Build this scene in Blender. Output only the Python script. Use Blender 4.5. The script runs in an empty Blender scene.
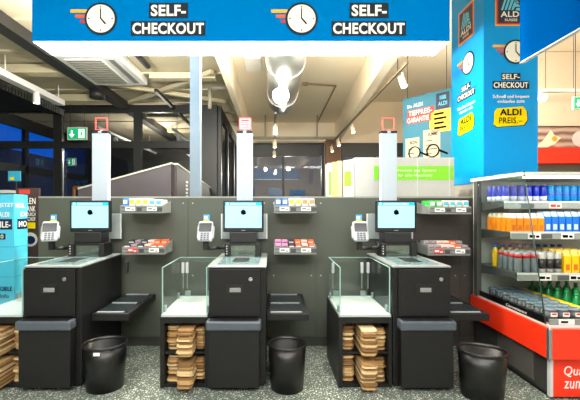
import bpy, bmesh, math, random
from mathutils import Vector, Matrix
random.seed(7)
F = 370.0; VX, VY = 272.0, 206.0; EYE = 1.49
SC = bpy.context.scene; COL = SC.collection
def PX(px, d): return (px - VX) / F * d
def PZ(py, d): return EYE - (py - VY) / F * d
# ------------------------------------------------------------------ materials
def lin(c):
    return tuple(((v/255)/12.92 if v/255 <= .04045 else (((v/255)+.055)/1.055)**2.4) for v in c)
MATS = {}
def mat(name, rgb, rough=.5, metal=0, var=.06, scale=30, emit=0, bump=0, coat=0, spec=.5):
    if name in MATS: return MATS[name]
    m = bpy.data.materials.new(name); m.use_nodes = True
    nt = m.node_tree; N = nt.nodes; L = nt.links; b = N['Principled BSDF']
    r, g, bl = lin(rgb)
    tc = N.new('ShaderNodeTexCoord'); no = N.new('ShaderNodeTexNoise')
    no.inputs['Scale'].default_value = scale; no.inputs['Detail'].default_value = 3
    L.new(tc.outputs['Object'], no.inputs['Vector'])
    mx = N.new('ShaderNodeMix'); mx.data_type = 'RGBA'
    mx.inputs['A'].default_value = (r*(1-var), g*(1-var), bl*(1-var), 1)
    mx.inputs['B'].default_value = (min(1, r*(1+var)), min(1, g*(1+var)), min(1, bl*(1+var)), 1)
    L.new(no.outputs['Fac'], mx.inputs['Factor'])
    L.new(mx.outputs['Result'], b.inputs['Base Color'])
    b.inputs['Roughness'].default_value = rough; b.inputs['Metallic'].default_value = metal
    b.inputs['Specular IOR Level'].default_value = spec
    if coat: b.inputs['Coat Weight'].default_value = coat
    if emit:
        L.new(mx.outputs['Result'], b.inputs['Emission Color']); b.inputs['Emission Strength'].default_value = emit
    if bump:
        bp = N.new('ShaderNodeBump'); bp.inputs['Strength'].default_value = bump; bp.inputs['Distance'].default_value = .01
        L.new(no.outputs['Fac'], bp.inputs['Height']); L.new(bp.outputs['Normal'], b.inputs['Normal'])
    MATS[name] = m; return m
def glassmat(name, tint, refl=1.0, rough=0.0, cap=.09):
    m = bpy.data.materials.new(name); m.use_nodes = True
    nt = m.node_tree; N = nt.nodes; L = nt.links; N.remove(N['Principled BSDF'])
    out = N['Material Output']; t = N.new('ShaderNodeBsdfTransparent'); g = N.new('ShaderNodeBsdfGlossy')
    t.inputs['Color'].default_value = (*tint, 1); g.inputs['Roughness'].default_value = rough
    f = N.new('ShaderNodeFresnel'); f.inputs['IOR'].default_value = 1.45
    mu = N.new('ShaderNodeMath'); mu.operation = 'MULTIPLY'; mu.inputs[1].default_value = refl
    no = N.new('ShaderNodeTexNoise'); no.inputs['Scale'].default_value = 2
    ad = N.new('ShaderNodeMath'); ad.operation = 'MULTIPLY_ADD'; ad.inputs[1].default_value = .01; 
    L.new(f.outputs['Fac'], mu.inputs[0]); mn_ = N.new('ShaderNodeMath'); mn_.operation = 'MINIMUM'; mn_.inputs[1].default_value = cap
    L.new(mu.outputs[0], mn_.inputs[0]); L.new(no.outputs['Fac'], ad.inputs[0]); L.new(mn_.outputs[0], ad.inputs[2])
    x = N.new('ShaderNodeMixShader'); L.new(ad.outputs[0], x.inputs[0]); L.new(t.outputs[0], x.inputs[1]); L.new(g.outputs[0], x.inputs[2])
    L.new(x.outputs[0], out.inputs['Surface']); MATS[name] = m; return m

BLACK = mat('kiosk_black', (22, 22, 22), .42, var=.08, scale=90, spec=.35)
BLACK2 = mat('drawer_black', (21, 21, 22), .5, var=.15, scale=140, spec=.35)
DEEP = mat('deep_black', (16, 16, 17), .5)
SLATE = mat('slate_grey', (76, 84, 94), .35)
STEEL = mat('brushed_steel', (190, 195, 198), .28, .9, scale=8)
CHROME = mat('chrome', (215, 215, 215), .12, 1)
PALE = mat('pale_grey', (200, 205, 205), .5)
PALEPLASTIC = mat('frosted_plastic', (165, 175, 175), .35)
WHITE = mat('white_paint', (236, 236, 234), .5)
WHITEP = mat('white_plastic', (186, 190, 193), .35)
GREYRAIL = mat('grey_rail', (130, 134, 132), .45)
DARKRAIL = mat('dark_rail', (70, 72, 70), .45)
PART = mat('partition_laminate', (82, 87, 77), .55, var=.05, scale=5)
PARTCAP = mat('partition_edge', (150, 152, 142), .5)
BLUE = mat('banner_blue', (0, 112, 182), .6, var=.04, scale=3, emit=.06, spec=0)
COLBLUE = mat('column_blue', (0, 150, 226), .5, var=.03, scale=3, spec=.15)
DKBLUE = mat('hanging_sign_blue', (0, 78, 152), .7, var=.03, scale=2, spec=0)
LETTERBOX = mat('lettering_box', (36, 46, 56), .8, spec=.1)
LETTER = mat('lettering_white', (236, 236, 230), .6)
CLOCKFACE = mat('clock_face', (232, 232, 222), .6)
ORANGE = mat('stripe_orange', (240, 170, 40), .6); REDOR = mat('stripe_red_orange', (214, 88, 50), .6); DKRED = mat('stripe_dark_red', (170, 44, 48), .6)
NAVY = mat('logo_navy', (12, 26, 62), .5); CYAN = mat('logo_light_blue', (90, 200, 235), .5); LRED = mat('logo_red', (200, 50, 30), .5)
YEL = mat('badge_yellow', (244, 216, 8), .8, spec=.05); INK = mat('ink_black', (16, 16, 16), .8, spec=.05)
RED = mat('cooler_red', (238, 52, 22), .4, var=.03, scale=4)
COOLGREY = mat('cooler_grey', (92, 98, 96), .4, .2); COOLWHITE = mat('cooler_white', (216, 220, 216), .4)
KRAFT = mat('kraft_paper', (198, 163, 110), .85, var=.22, scale=25)
KRAFT2 = mat('kraft_paper_dark', (196, 158, 112), .85, var=.25, scale=30)
CEILW = mat('ceiling_plaster', (240, 228, 204), .85, var=.03, scale=4)
CEILL = mat('ceiling_sheet', (205, 195, 168), .8, var=.06, scale=3)
BEAM = mat('beam_plaster', (236, 222, 198), .85, var=.03)
PURLIN = mat('purlin_cream', (206, 196, 164), .7)
DARKSTEEL = mat('dark_steel', (38, 38, 38), .5)
FRAME = mat('window_frame_dark', (32, 35, 36), .45)
GALV = mat('galvanised_duct', (196, 200, 198), .33, .95, var=.12, scale=3)
LAMPW = mat('lamp_white', (255, 250, 235), .5, emit=4)
LAMPX = mat('lamp_bright', (255, 246, 228), .5, emit=130)
PANELL = mat('light_diffuser', (240, 250, 255), .5, var=0, emit=9)
SCREEN = mat('screen_lit', (150, 222, 236), .3, var=.03, scale=6, emit=.55)
SCREENH = mat('screen_header_lit', (20, 170, 205), .3, emit=.5)
POLEL = mat('light_column_lit', (186, 197, 206), .4, var=.02, emit=.03)
GREENL = mat('exit_green_lit', (0, 150, 90), .5, emit=.8); WHITEL = mat('exit_white_lit', (240, 255, 245), .5, emit=.9)
REDL = mat('indicator_red_lit', (245, 90, 80), .5, emit=.6)
TEAL = mat('poster_teal', (44, 118, 142), .6); PARCH = mat('receipt_paper', (190, 180, 155), .7)
GLASS = glassmat('clear_glass', (.95, .985, .975), .9)
EDGE = mat('glass_edge', (150, 190, 182), .2)
WGLASS = glassmat('window_glass', (.72, .76, .78), 1, cap=.035)
RUBBER = mat('bin_plastic', (11, 11, 11), .35, var=.15, scale=60)
def floor_material():
    m = bpy.data.materials.new('terrazzo_floor'); m.use_nodes = True
    nt = m.node_tree; N = nt.nodes; L = nt.links; b = N['Principled BSDF']
    tc = N.new('ShaderNodeTexCoord')
    def layer(scale, thr, keep):
        v = N.new('ShaderNodeTexVoronoi'); v.inputs['Scale'].default_value = scale; L.new(tc.outputs['Object'], v.inputs['Vector'])
        lt = N.new('ShaderNodeMath'); lt.operation = 'LESS_THAN'; lt.inputs[1].default_value = thr; L.new(v.outputs['Distance'], lt.inputs[0])
        sp = N.new('ShaderNodeSeparateColor'); L.new(v.outputs['Color'], sp.inputs[0])
        gt = N.new('ShaderNodeMath'); gt.operation = 'GREATER_THAN'; gt.inputs[1].default_value = keep; L.new(sp.outputs[0], gt.inputs[0])
        mu = N.new('ShaderNodeMath'); mu.operation = 'MULTIPLY'; L.new(lt.outputs[0], mu.inputs[0]); L.new(gt.outputs[0], mu.inputs[1]); return mu
    a = layer(50, .33, .6); c = layer(95, .36, .6)
    mxm = N.new('ShaderNodeMath'); mxm.operation = 'MAXIMUM'; L.new(a.outputs[0], mxm.inputs[0]); L.new(c.outputs[0], mxm.inputs[1])
    no = N.new('ShaderNodeTexNoise'); no.inputs['Scale'].default_value = 6; L.new(tc.outputs['Object'], no.inputs['Vector'])
    base = N.new('ShaderNodeMix'); base.data_type = 'RGBA'
    base.inputs['A'].default_value = (*lin((80, 93, 86)), 1); base.inputs['B'].default_value = (*lin((98, 111, 103)), 1)
    L.new(no.outputs['Fac'], base.inputs['Factor'])
    mx = N.new('ShaderNodeMix'); mx.data_type = 'RGBA'; mx.inputs['B'].default_value = (*lin((236, 236, 224)), 1)
    L.new(base.outputs['Result'], mx.inputs['A']); L.new(mxm.outputs[0], mx.inputs['Factor']); L.new(mx.outputs['Result'], b.inputs['Base Color'])
    b.inputs['Roughness'].default_value = .38; return m
FLOOR = floor_material()
def grille_material():
    m = bpy.data.materials.new('perforated_grille'); m.use_nodes = True
    nt = m.node_tree; N = nt.nodes; L = nt.links; b = N['Principled BSDF']
    tc = N.new('ShaderNodeTexCoord'); v = N.new('ShaderNodeTexVoronoi'); v.inputs['Scale'].default_value = 36; v.inputs['Randomness'].default_value = 0
    L.new(tc.outputs['Object'], v.inputs['Vector'])
    lt = N.new('ShaderNodeMath'); lt.operation = 'LESS_THAN'; lt.inputs[1].default_value = .3; L.new(v.outputs['Distance'], lt.inputs[0])
    mx = N.new('ShaderNodeMix'); mx.data_type = 'RGBA'; mx.inputs['A'].default_value = (*lin((84, 82, 78)), 1); mx.inputs['B'].default_value = (*lin((18, 18, 18)), 1)
    L.new(lt.outputs[0], mx.inputs['Factor']); L.new(mx.outputs['Result'], b.inputs['Base Color']); b.inputs['Roughness'].default_value = .5
    return m
GRILLE = grille_material()
def wood_material():
    m = bpy.data.materials.new('printed_planks'); m.use_nodes = True
    nt = m.node_tree; N = nt.nodes; L = nt.links; b = N['Principled BSDF']
    tc = N.new('ShaderNodeTexCoord'); w = N.new('ShaderNodeTexWave'); w.bands_direction = 'Z'; w.inputs['Scale'].default_value = 2.4; w.inputs['Distortion'].default_value = 3
    L.new(tc.outputs['Object'], w.inputs['Vector'])
    r = N.new('ShaderNodeValToRGB'); r.color_ramp.elements[0].color = (*lin((120, 96, 86)), 1); r.color_ramp.elements[1].color = (*lin((205, 180, 165)), 1)
    L.new(w.outputs['Fac'], r.inputs[0]); L.new(r.outputs[0], b.inputs['Base Color']); b.inputs['Roughness'].default_value = .6; return m
PLANKS = wood_material()
# ------------------------------------------------------------------ mesh builder
ORG = {}
class Fr:                                   # a flat frame on a face: origin, right, up, outward
    def __init__(s, o, ux, uz=(0, 0, 1)):
        s.o = Vector(o); s.ux = Vector(ux).normalized(); s.uz = Vector(uz).normalized(); s.n = s.ux.cross(s.uz)
    def p(s, x, z, d=0): return s.o + s.ux*x + s.uz*z + s.n*d
class MB:
    def __init__(s): s.bm = bmesh.new()
    def poly(s, pts, ext):
        vs = [s.bm.verts.new(p) for p in pts]; ws = [s.bm.verts.new(Vector(p)+Vector(ext)) for p in pts]
        n = len(pts); fs = [s.bm.faces.new(vs), s.bm.faces.new(ws[::-1])]
        for i in range(n): fs.append(s.bm.faces.new((vs[i], ws[i], ws[(i+1) % n], vs[(i+1) % n])))
        bmesh.ops.recalc_face_normals(s.bm, faces=fs); return s
    def box(s, x0, x1, y0, y1, z0, z1, bev=0, xf=None):
        b = bmesh.new(); bmesh.ops.create_cube(b, size=1)
        for v in b.verts: v.co = Vector((x0+(v.co.x+.5)*(x1-x0), y0+(v.co.y+.5)*(y1-y0), z0+(v.co.z+.5)*(z1-z0)))
        if bev: bmesh.ops.bevel(b, geom=b.edges[:], offset=bev, segments=2, affect='EDGES', profile=.5)
        if xf:
            for v in b.verts: v.co = xf @ v.co
        s.merge(b); return s
    def merge(s, b):
        me = bpy.data.meshes.new('t'); b.to_mesh(me); b.free(); s.bm.from_mesh(me); bpy.data.meshes.remove(me)
    def cyl(s, p0, p1, r0, r1=None, seg=20, cap=True):
        r1 = r0 if r1 is None else r1; p0 = Vector(p0); p1 = Vector(p1); a = (p1-p0).normalized()
        u = a.orthogonal().normalized(); w = a.cross(u)
        A = [s.bm.verts.new(p0+(u*math.cos(t)+w*math.sin(t))*r0) for t in [2*math.pi*i/seg for i in range(seg)]]
        B = [s.bm.verts.new(p1+(u*math.cos(t)+w*math.sin(t))*r1) for t in [2*math.pi*i/seg for i in range(seg)]]
        fs = []
        for i in range(seg):
            f = s.bm.faces.new((A[i], A[(i+1) % seg], B[(i+1) % seg], B[i])); f.smooth = True; fs.append(f)
        if cap: fs.append(s.bm.faces.new(A)); fs.append(s.bm.faces.new(B))
        bmesh.ops.recalc_face_normals(s.bm, faces=fs); return s
    def lathe(s, prof, c, seg=32, sx=1, sy=1, rot=0, closed=False):
        rings = []
        cr, sr = math.cos(rot), math.sin(rot)
        for r, z in prof:
            ring = []
            for i in range(seg):
                t = 2*math.pi*i/seg; x = r*sx*math.cos(t); y = r*sy*math.sin(t)
                ring.append(s.bm.verts.new((c[0]+x*cr-y*sr, c[1]+x*sr+y*cr, c[2]+z)))
            rings.append(ring)
        fs = []
        for a, b in zip(rings, rings[1:]):
            for i in range(seg):
                f = s.bm.faces.new((a[i], a[(i+1) % seg], b[(i+1) % seg], b[i])); f.smooth = True; fs.append(f)
        fs.append(s.bm.faces.new(rings[0])); fs.append(s.bm.faces.new(rings[-1]))
        bmesh.ops.recalc_face_normals(s.bm, faces=fs); return s
    def tube(s, pts, r, seg=10):
        for a, b in zip(pts, pts[1:]): s.cyl(a, b, r, seg=seg)
        return s
    # flat art on a frame
    def rect(s, f, x0, x1, z0, z1, d0=.001, d1=.003):
        return s.slab(f, [(x0, z0), (x1, z0), (x1, z1), (x0, z1)], d0, d1)
    def slab(s, f, pts, d0=.001, d1=.003):
        return s.poly([f.p(x, z, d0) for x, z in pts], f.n*(d1-d0))
    def disc(s, f, cx, cz, r, d0=.001, d1=.003, sx=1, seg=36):
        return s.slab(f, [(cx+sx*r*math.cos(2*math.pi*i/seg), cz+r*math.sin(2*math.pi*i/seg)) for i in range(seg)], d0, d1)
    def ring(s, f, cx, cz, r, w, d0=.001, d1=.003, seg=36):
        for i in range(seg):
            a, b = 2*math.pi*i/seg, 2*math.pi*(i+1)/seg
            s.slab(f, [(cx+r*math.cos(a), cz+r*math.sin(a)), (cx+r*math.cos(b), cz+r*math.sin(b)), (cx+(r-w)*math.cos(b), cz+(r-w)*math.sin(b)), (cx+(r-w)*math.cos(a), cz+(r-w)*math.sin(a))], d0, d1)
        return s
    def text(s, f, t, x0, x1, z0, z1, d0=.003, d1=.005, bold=.018, shear=0):
        vs, fs = textmesh(t, bold, shear)
        mnx = min(v[0] for v in vs); mxx = max(v[0] for v in vs); mny = min(v[1] for v in vs); mxy = max(v[1] for v in vs)
        nv = [s.bm.verts.new(f.p(x0+(v[0]-mnx)/(mxx-mnx)*(x1-x0), z0+(v[1]-mny)/(mxy-mny)*(z1-z0), d0+(d1-d0)*v[2])) for v in vs]
        for q in fs:
            try: s.bm.faces.new([nv[i] for i in q])
            except ValueError: pass
        return s
    def build(s, name, m, parent=None, label=None, loc=None):
        if name in ('hanger', 'clock_hand', 'hour_mark', 'screw', 'rail_groove', 'indicator', 'glass_clamp', 'panel_joint') and parent is not None:
            s.bm.verts.ensure_lookup_table(); seen = set(); last = None
            isl = []
            for v in s.bm.verts:
                if v in seen: continue
                st = [v]; seen.add(v); g_ = []
                while st:
                    a = st.pop(); g_.append(a)
                    for e in a.link_edges:
                        b = e.other_vert(a)
                        if b not in seen: seen.add(b); st.append(b)
                isl.append(g_)
            if len(isl) > 1:
                for g_ in isl:
                    n_ = MB(); mp = {v: n_.bm.verts.new(v.co) for v in g_}; fs = set(f for v in g_ for f in v.link_faces)
                    for f in fs:
                        nf = n_.bm.faces.new([mp[v] for v in f.verts]); nf.smooth = f.smooth
                    last = n_.build(name, m, parent, label)
                s.bm.free(); return last
        bm = s.bm
        if parent is not None: o0 = ORG[parent.name]
        elif loc is not None: o0 = Vector(loc)
        else:
            xs = [v.co.x for v in bm.verts]; ys = [v.co.y for v in bm.verts]; zs = [v.co.z for v in bm.verts]
            o0 = Vector(((min(xs)+max(xs))/2, (min(ys)+max(ys))/2, min(zs)))
        for v in bm.verts: v.co -= o0
        me = bpy.data.meshes.new(name); bm.to_mesh(me); bm.free()
        me.materials.append(m); o = bpy.data.objects.new(name, me); COL.objects.link(o)
        if parent is not None: o.parent = parent
        else: o.location = o0
        ORG[o.name] = o0
        if label: o['label'] = label
        return o
TXT = {}
def textmesh(t, bold, shear):
    k = (t, bold, shear)
    if k in TXT: return TXT[k]
    cu = bpy.data.curves.new('t', 'FONT'); cu.body = t; cu.offset = bold; cu.extrude = .5; cu.shear = shear; cu.resolution_u = 3; cu.space_character = 1.06
    o = bpy.data.objects.new('t', cu); COL.objects.link(o); bpy.context.view_layer.update()
    dg = bpy.context.evaluated_depsgraph_get(); me = bpy.data.meshes.new_from_object(o.evaluated_get(dg))
    vs = [(v.co.x, v.co.y, v.co.z+.5) for v in me.vertices]; fs = [tuple(p.vertices) for p in me.polygons]
    bpy.data.objects.remove(o); bpy.data.curves.remove(cu); bpy.data.meshes.remove(me)
    TXT[k] = (vs, fs); return TXT[k]
def thing(name, loc, label, cat, group=None):
    o = bpy.data.objects.new(name, None); o.empty_display_size = .05; COL.objects.link(o); o.location = loc; ORG[o.name] = Vector(loc)
    return tag(o, label, cat, group)
def tag(o, label, cat, group=None, kind=None):
    if label: o['label'] = label
    if cat: o['category'] = cat
    if group: o['group'] = group
    if kind: o['kind'] = kind
    return o
def struct(o, label=None):
    o['kind'] = 'structure'
    if label: o['label'] = label
    return o
def dup(root, loc, rotz=0, label=None, group=None):
    r = root.copy(); COL.objects.link(r); r.location = loc; r.rotation_euler = (0, 0, rotz)
    if label: r['label'] = label
    if group: r['group'] = group
    for ch in list(root.children):
        c = ch.copy(); COL.objects.link(c); c.parent = r
        for g in list(ch.children):
            d = g.copy(); COL.objects.link(d); d.parent = c
    return r
class Proto:                                 # first use moves the original, later uses copy it
    def __init__(s, root): s.root = root; s.used = False
    def put(s, loc, rotz=0, label=None, group=None):
        if not s.used:
            s.used = True; r = s.root; r.location = loc; r.rotation_euler = (0, 0, rotz)
            if label: r['label'] = label
            if group: r['group'] = group
            return r
        return dup(s.root, loc, rotz, label, group)
# ------------------------------------------------------------------ camera
cd = bpy.data.cameras.new('camera'); cam = bpy.data.objects.new('camera', cd); COL.objects.link(cam)
cam.location = (0, 0, EYE); cam.rotation_euler = (math.pi/2, 0, 0)
cd.sensor_width = 36; cd.lens = F/580*36; cd.shift_x = (290-VX)/580; cd.shift_y = (VY-200)/580; cd.clip_start = .02
SC.camera = cam
# ------------------------------------------------------------------ room shell
YB = 10.7; YG = 8.2
struct(MB().box(-7.5, 7.5, -2.5, 13.5, -.1, 0).build('floor', FLOOR), 'dark green grey terrazzo floor with pale flecks')
struct(MB().box(-.75, 1.5, -2.5, YB, 3.9, 4.0).box(1.5, 1.84, 6.0, YB, 3.9, 4.0).box(1.5, 7.5, -2.5, YB, 4.5, 4.6).build('ceiling', CEILW), 'smooth cream ceiling over the right half of the shop')
c = MB().box(-7.5, -.731, -2.5, 13.5, 3.8, 3.9)
for k in range(14):
    c.box(-7.5, -.731, -1.9+k*.92, -1.84+k*.92, 3.775, 3.8)
struct(c.build('ceiling_sheet', CEILL), 'beige ribbed sheet ceiling over the left half')
struct(MB().box(-7.5, 7.5, -2.6, -2.5, 0, 4.6).build('wall_rear', WHITE))
struct(MB().box(7.4, 7.5, -2.5, YB, 0, 4.5).build('wall_right', BEAM))
struct(MB().box(-7.5, -7.4, -2.5, YG+.1, 0, 3.9).box(-7.4, -6.6, YG, YG+.1, 0, 3.8).build('wall_left', DARKSTEEL))
# left beam between the two ceilings, and the big downstand beam at right
struct(MB().box(-.73, -.64, -2.5, YB, 3.4, 4.0).build('trim_beam_left', BEAM), 'cream boxed ceiling beam between sheet ceiling and plaster ceiling')
b = MB(); x0, x1 = 1.30, 1.82; b.box(1.3, 1.44, -2.5, 2.0, 3.37, 4.499)
b.poly([(x0, 2.0, 3.37), (x1, YB, 3.37), (x1+.14, YB, 3.37), (x0+.14, 2.0, 3.37)], (0, 0, 1.129))
struct(b.build('trim_beam_right', BEAM), 'wide cream downstand ceiling beam right of the duct')
# back wall with windows
w = MB().box(-.95, 7.5, YB, YB+.2, 3.32, 4.6)
w.box(1.62, 1.98, YB, YB+.2, 0, 3.32)
w.box(4.6, 7.5, YB, YB+.2, 0, 3.32).box(-.95, 4.6, YB, YB+.2, 0, .9)
struct(w.build('wall_back', BEAM), 'cream back wall above the dark windows')
struct(MB().box(1.52, 1.95, YB-.25, YB-.001, 0, 3.368).build('trim_pillar', mat('pillar_brown', (120, 92, 72), .8)), 'brown pillar right of the dark window')
for n, (a, bb) in enumerate(((-.63, 1.5), (2.0, 4.55))):
    f = MB()
    f.box(a, bb, YB-.08, YB-.002, 2.92, 3.3).box(a, a+.08, YB-.08, YB-.002, .9, 2.92).box(bb-.08, bb, YB-.08, YB-.002, .9, 2.92)
    f.box(a, bb, YB-.08, YB-.002, .9, 1.0).box(a+.92, a+.99, YB-.08, YB-.002, 1.0, 2.92)
    f.box(a, bb, YB-.07, YB-.004, 1.72, 1.78)
    fo = struct(f.build('window_%d' % (n+1), FRAME))
    MB().box(a+.08, bb-.08, YB-.05, YB-.044, 1.0, 2.92).build('pane', WGLASS, fo)
# things outside, seen dimly through the glass
struct(MB().box(-14, 12, -4, 30, -.35, -.15).build('ground', mat('asphalt_night', (40, 48, 58), .8)))
o = tag(MB().box(-12, -9.2, 8, 24, -.15, 3.5).build('garden_wall', mat('dusk_wall', (70, 76, 84), .8)), 'dark low block outside the left lobby window', 'wall')
o = tag(MB().box(-14, -2.6, 25, 28, -.15, 5.6).build('distant_block', mat('dusk_wall', (70, 76, 84), .8)), 'dark distant block behind the lobby', 'building')
o = thing('stand_in_building', (1.5, 19, -.15), 'dim stand-in building added behind the back window in place of reflections', 'building')  # added building covering the blue sky, standing in for window reflections
MB().box(-3.2, 8, 19, 24, -.15, 5.2).build('facade', mat('dusk_facade', (170, 150, 118), .8), o)
r = MB().poly([(-3.4, 18.8, 5.2), (8.2, 18.8, 5.2), (8.2, 21.5, 7.6), (-3.4, 21.5, 7.6)], (0, 0, .2)); r.build('roof', mat('dusk_roof', (70, 76, 84), .8), o)
f = MB().box(.9, 1.7, 18.9, 19, -.1, 2.3); f.build('door', mat('teal_door', (20, 110, 150), .6), o)
for wx in (-1.6, -.2, 2.6, 4.4): MB().box(wx, wx+.7, 18.93, 19, 1.2, 2.4).build('window', mat('dusk_window', (70, 96, 120), .4, emit=.25), o)
# glazed lobby frame at left
fr = MB()
fr.box(-6.6, -1.22, YG, YG+.1, 3.57, 3.73).box(-6.6, -1.22, YG, YG+.1, 2.775, 2.93)
for xa, xb in ((-4.85, -4.66), (-3.07, -2.9), (-1.58, -1.22)):
    fr.box(xa, xb, YG+.001, YG+.099, 0, 2.775).box(xa, xb, YG+.001, YG+.099, 2.93, 3.57)
fr.box(-6.6, -1.22, YG+.001, YG+.099, 0, .25)
fr.box(-6.6, -6.5, YG+.001, YG+.099, .25, 2.775)
g = struct(fr.build('window_3', FRAME), 'dark glazed lobby partition frame on the left')
MB().box(-6.5, -1.58, YG+.045, YG+.051, 2.93, 3.57).build('pane', WGLASS, g)
MB().box(-6.5, -1.58, YG+.045, YG+.051, .25, 2.775).build('pane', WGLASS, g)
MB().box(-4.635, -4.615, YG-.03, YG-.001, .3, 2.7).build('silver_strip', STEEL, g)
# lobby right side wall (dark portal) and lobby back / side glazing
p = MB()
p.box(-1.22, -1.14, YG+.1, 13.2, 3.45, 3.73)
for yy in (YG+.1, 9.6, 11.2, 13.05): p.box(-1.22, -1.14, yy, yy+.15, 0, 3.45)
p.box(-1.22, -1.14, YG+.25, 13.05, 0, .9)
g = struct(p.build('window_4', FRAME), 'dark lobby side glazing running away from the camera')
MB().box(-1.185, -1.179, YG+.25, 13.05, .9, 3.45).build('pane', WGLASS, g)
p = MB()
p.box(-6.6, -6.5, YG+.1, 13.2, 3.5, 3.8)
for yy in (9.75, 11.3, 13.05): p.box(-6.6, -6.5, yy, yy+.15, 0, 3.5)
p.box(-6.6, -6.5, YG+.1, 13.2, 2.35, 2.55).box(-6.6, -6.5, YG+.1, 13.2, 0, .3)
g = struct(p.build('window_5', FRAME), 'dark framed outer lobby window with blue dusk sky behind')
MB().box(-6.555, -6.545, YG+.1, 13.2, .3, 3.5).build('pane', glassmat('outer_glass', (.9, .92, .95), .5), g)
p = MB().box(-6.6, -1.14, 13.2, 13.3, 2.5, 3.8).box(-6.6, -1.14, 13.2, 13.3, 0, .4)
for xx in (-6.6, -4.8, -3.1, -1.3): p.box(xx, xx+.16, 13.2, 13.3, .4, 2.5)
g = struct(p.build('window_6', FRAME)); MB().box(-6.5, -1.2, 13.24, 13.25, .4, 2.5).build('pane', glassmat('far_glass', (.5, .55, .6), .6), g)
# dark soffit at far left and its strip
struct(MB().box(-7.4, -4.9, 3.4, YG, 3.6, 3.78).build('trim_soffit', DARKSTEEL), 'dark soffit in the upper left corner')
o = thing('cable_tray', (-4.75, 5.5, 3.55), 'dark ribbed cable tray under the ceiling at the far left', 'cable tray')
MB().box(-4.95, -4.6, 3.4, YG-.02, 3.52, 3.54).build('tray_floor', DARKSTEEL, o)
t = MB()
for k in range(58): t.box(-4.6, -4.575, 3.42+k*.082, 3.46+k*.082, 3.48, 3.6)
t.box(-4.6, -4.58, 3.4, YG-.02, 3.59, 3.61); t.build('side_rib', mat('tray_grey', (96, 96, 92), .5), o)
h = MB()
for yy in (4.2, 6, 7.8): h.cyl((-4.7, yy, 3.54), (-4.7, yy, 3.8), .008, seg=6)
h.build('hanger', DARKSTEEL, o)
# steelwork under the left ceiling
o = MB().box(-3.36, -3.16, 2.0, 13.1, 3.62, 3.775).build('steel_beam', DARKSTEEL); tag(o, 'long dark steel beam running under the beige ceiling', 'beam')
MB().cyl((-3.26, 6.9, 3.50), (-3.26, 6.9, 3.62), .13, seg=18).build('joint', DARKSTEEL, o)
o = MB().box(-2.2, -2.14, 6.9, 12.5, 3.62, 3.68).build('steel_beam', DARKSTEEL); tag(o, 'slim dark steel beam right of the ceiling air conditioner', 'beam')
for k, yy in enumerate((4.3, 5.95, 7.55)):
    o = MB().box(-7.3 if k == 0 else -4.5, -3.4, yy, yy+.22, 3.64, 3.775).build('purlin', PURLIN)
    tag(o, ['cream cross purlin nearest the sign, left of the steel beam', 'cream cross purlin left of the air conditioner', 'cream cross purlin nearest the dark glazing, left of the beam'][k], 'purlin')
for k, yy in enumerate((6.33, 9.1, 10.94)):
    o = MB().box(-3.1 if k else -2.1, -2.22 if k else -.97, yy, yy+.16, 3.68, 3.7749).build('purlin', PURLIN)
    tag(o, ['cream cross purlin just behind the air conditioner', 'cream cross purlin inside the lobby', 'farthest cream cross purlin in the lobby'][k], 'purlin')
def bar(p0, p1, w, m, name, label, cat, h=.0749):
    p0 = Vector(p0); p1 = Vector(p1); d = (p1-p0).normalized(); s = Vector((-d.y, d.x, 0))*w/2
    o = MB().poly([p0-s, p0+s, p1+s, p1-s], (0, 0, h)).build(name, m); tag(o, label, cat); return o
o = thing('cross_brace', (-2.05, 7.2, 3.70), 'crossing pair of cream diagonal braces under the sheet ceiling', 'brace')
for (ax, ay), (qx, qy) in (((-3.1, 8.05), (-1.0, 6.2)), ((-3.1, 6.72), (-1.0, 8.0))):
    d_ = Vector((qx-ax, qy-ay, 0)).normalized(); n_ = Vector((-d_.y, d_.x, 0))*.04; A_ = Vector((ax, ay, 3.70)); B_ = Vector((qx, qy, 3.70))
    MB().poly([A_-n_, A_+n_, B_+n_, B_-n_], (0, 0, .0749)).build('brace_bar', PURLIN, o)
o = thing('bent_pipe', (-.95, 6.9, 3.4), 'bent grey pipe under the sheet ceiling beside the pale post', 'pipe')
MB().tube([(-.8, 4.6, 3.7), (-.8, 6.95, 3.7), (-1.16, 6.9, 3.7), (-1.16, 6.9, 3.3)], .035, 12).build('tube', mat('pipe_grey', (150, 145, 130), .5), o)
MB().cyl((-.8, 6.0, 3.7), (-.8, 6.0, 3.775), .01, seg=6).build('hanger', DARKSTEEL, o)
bar((-2.95, 10.8, 3.70), (-2.24, 9.6, 3.70), .08, PURLIN, 'diagonal_brace', 'cream diagonal brace inside the lobby', 'brace')
# tracks and spots
def spot(parent, x, y, z, aim=(0, -.3, -1), s=1.0, lit=True, m=WHITE, name='spot_head'):
    a = Vector(aim).normalized(); p = Vector((x, y, z))
    st = MB().cyl(p+Vector((0, 0, .12*s)), p, .012, seg=8).cyl(p-a*.07*s, p+a*.09*s, .045*s, .05*s, seg=16).build(name, m, parent)
    MB().cyl(p+a*.0905*s, p+a*.094*s, .04*s, seg=16).build('lens', LAMPW if lit else STEEL, st)
o = thing('track_light', (-4.05, 5.8, 3.46), 'cream track with one round spotlight at the upper left', 'light')
MB().box(-4.14, -4.0, 3.4, 7.15, 3.43, 3.53).build('track', WHITE, o)
t = MB()
for yy in (4.0, 5.6, 7.0): t.cyl((-4.04, yy, 3.53), (-4.04, yy, 3.775), .01, seg=6)
t.build('hanger', WHITE, o); spot(o, -4.04, 6.35, 3.36, (0, 0, -1), 1.15)
o = thing('track_light', (-1.85, 5, 3.6), 'short dark tube light under the ceiling behind the sign', 'light')
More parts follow.
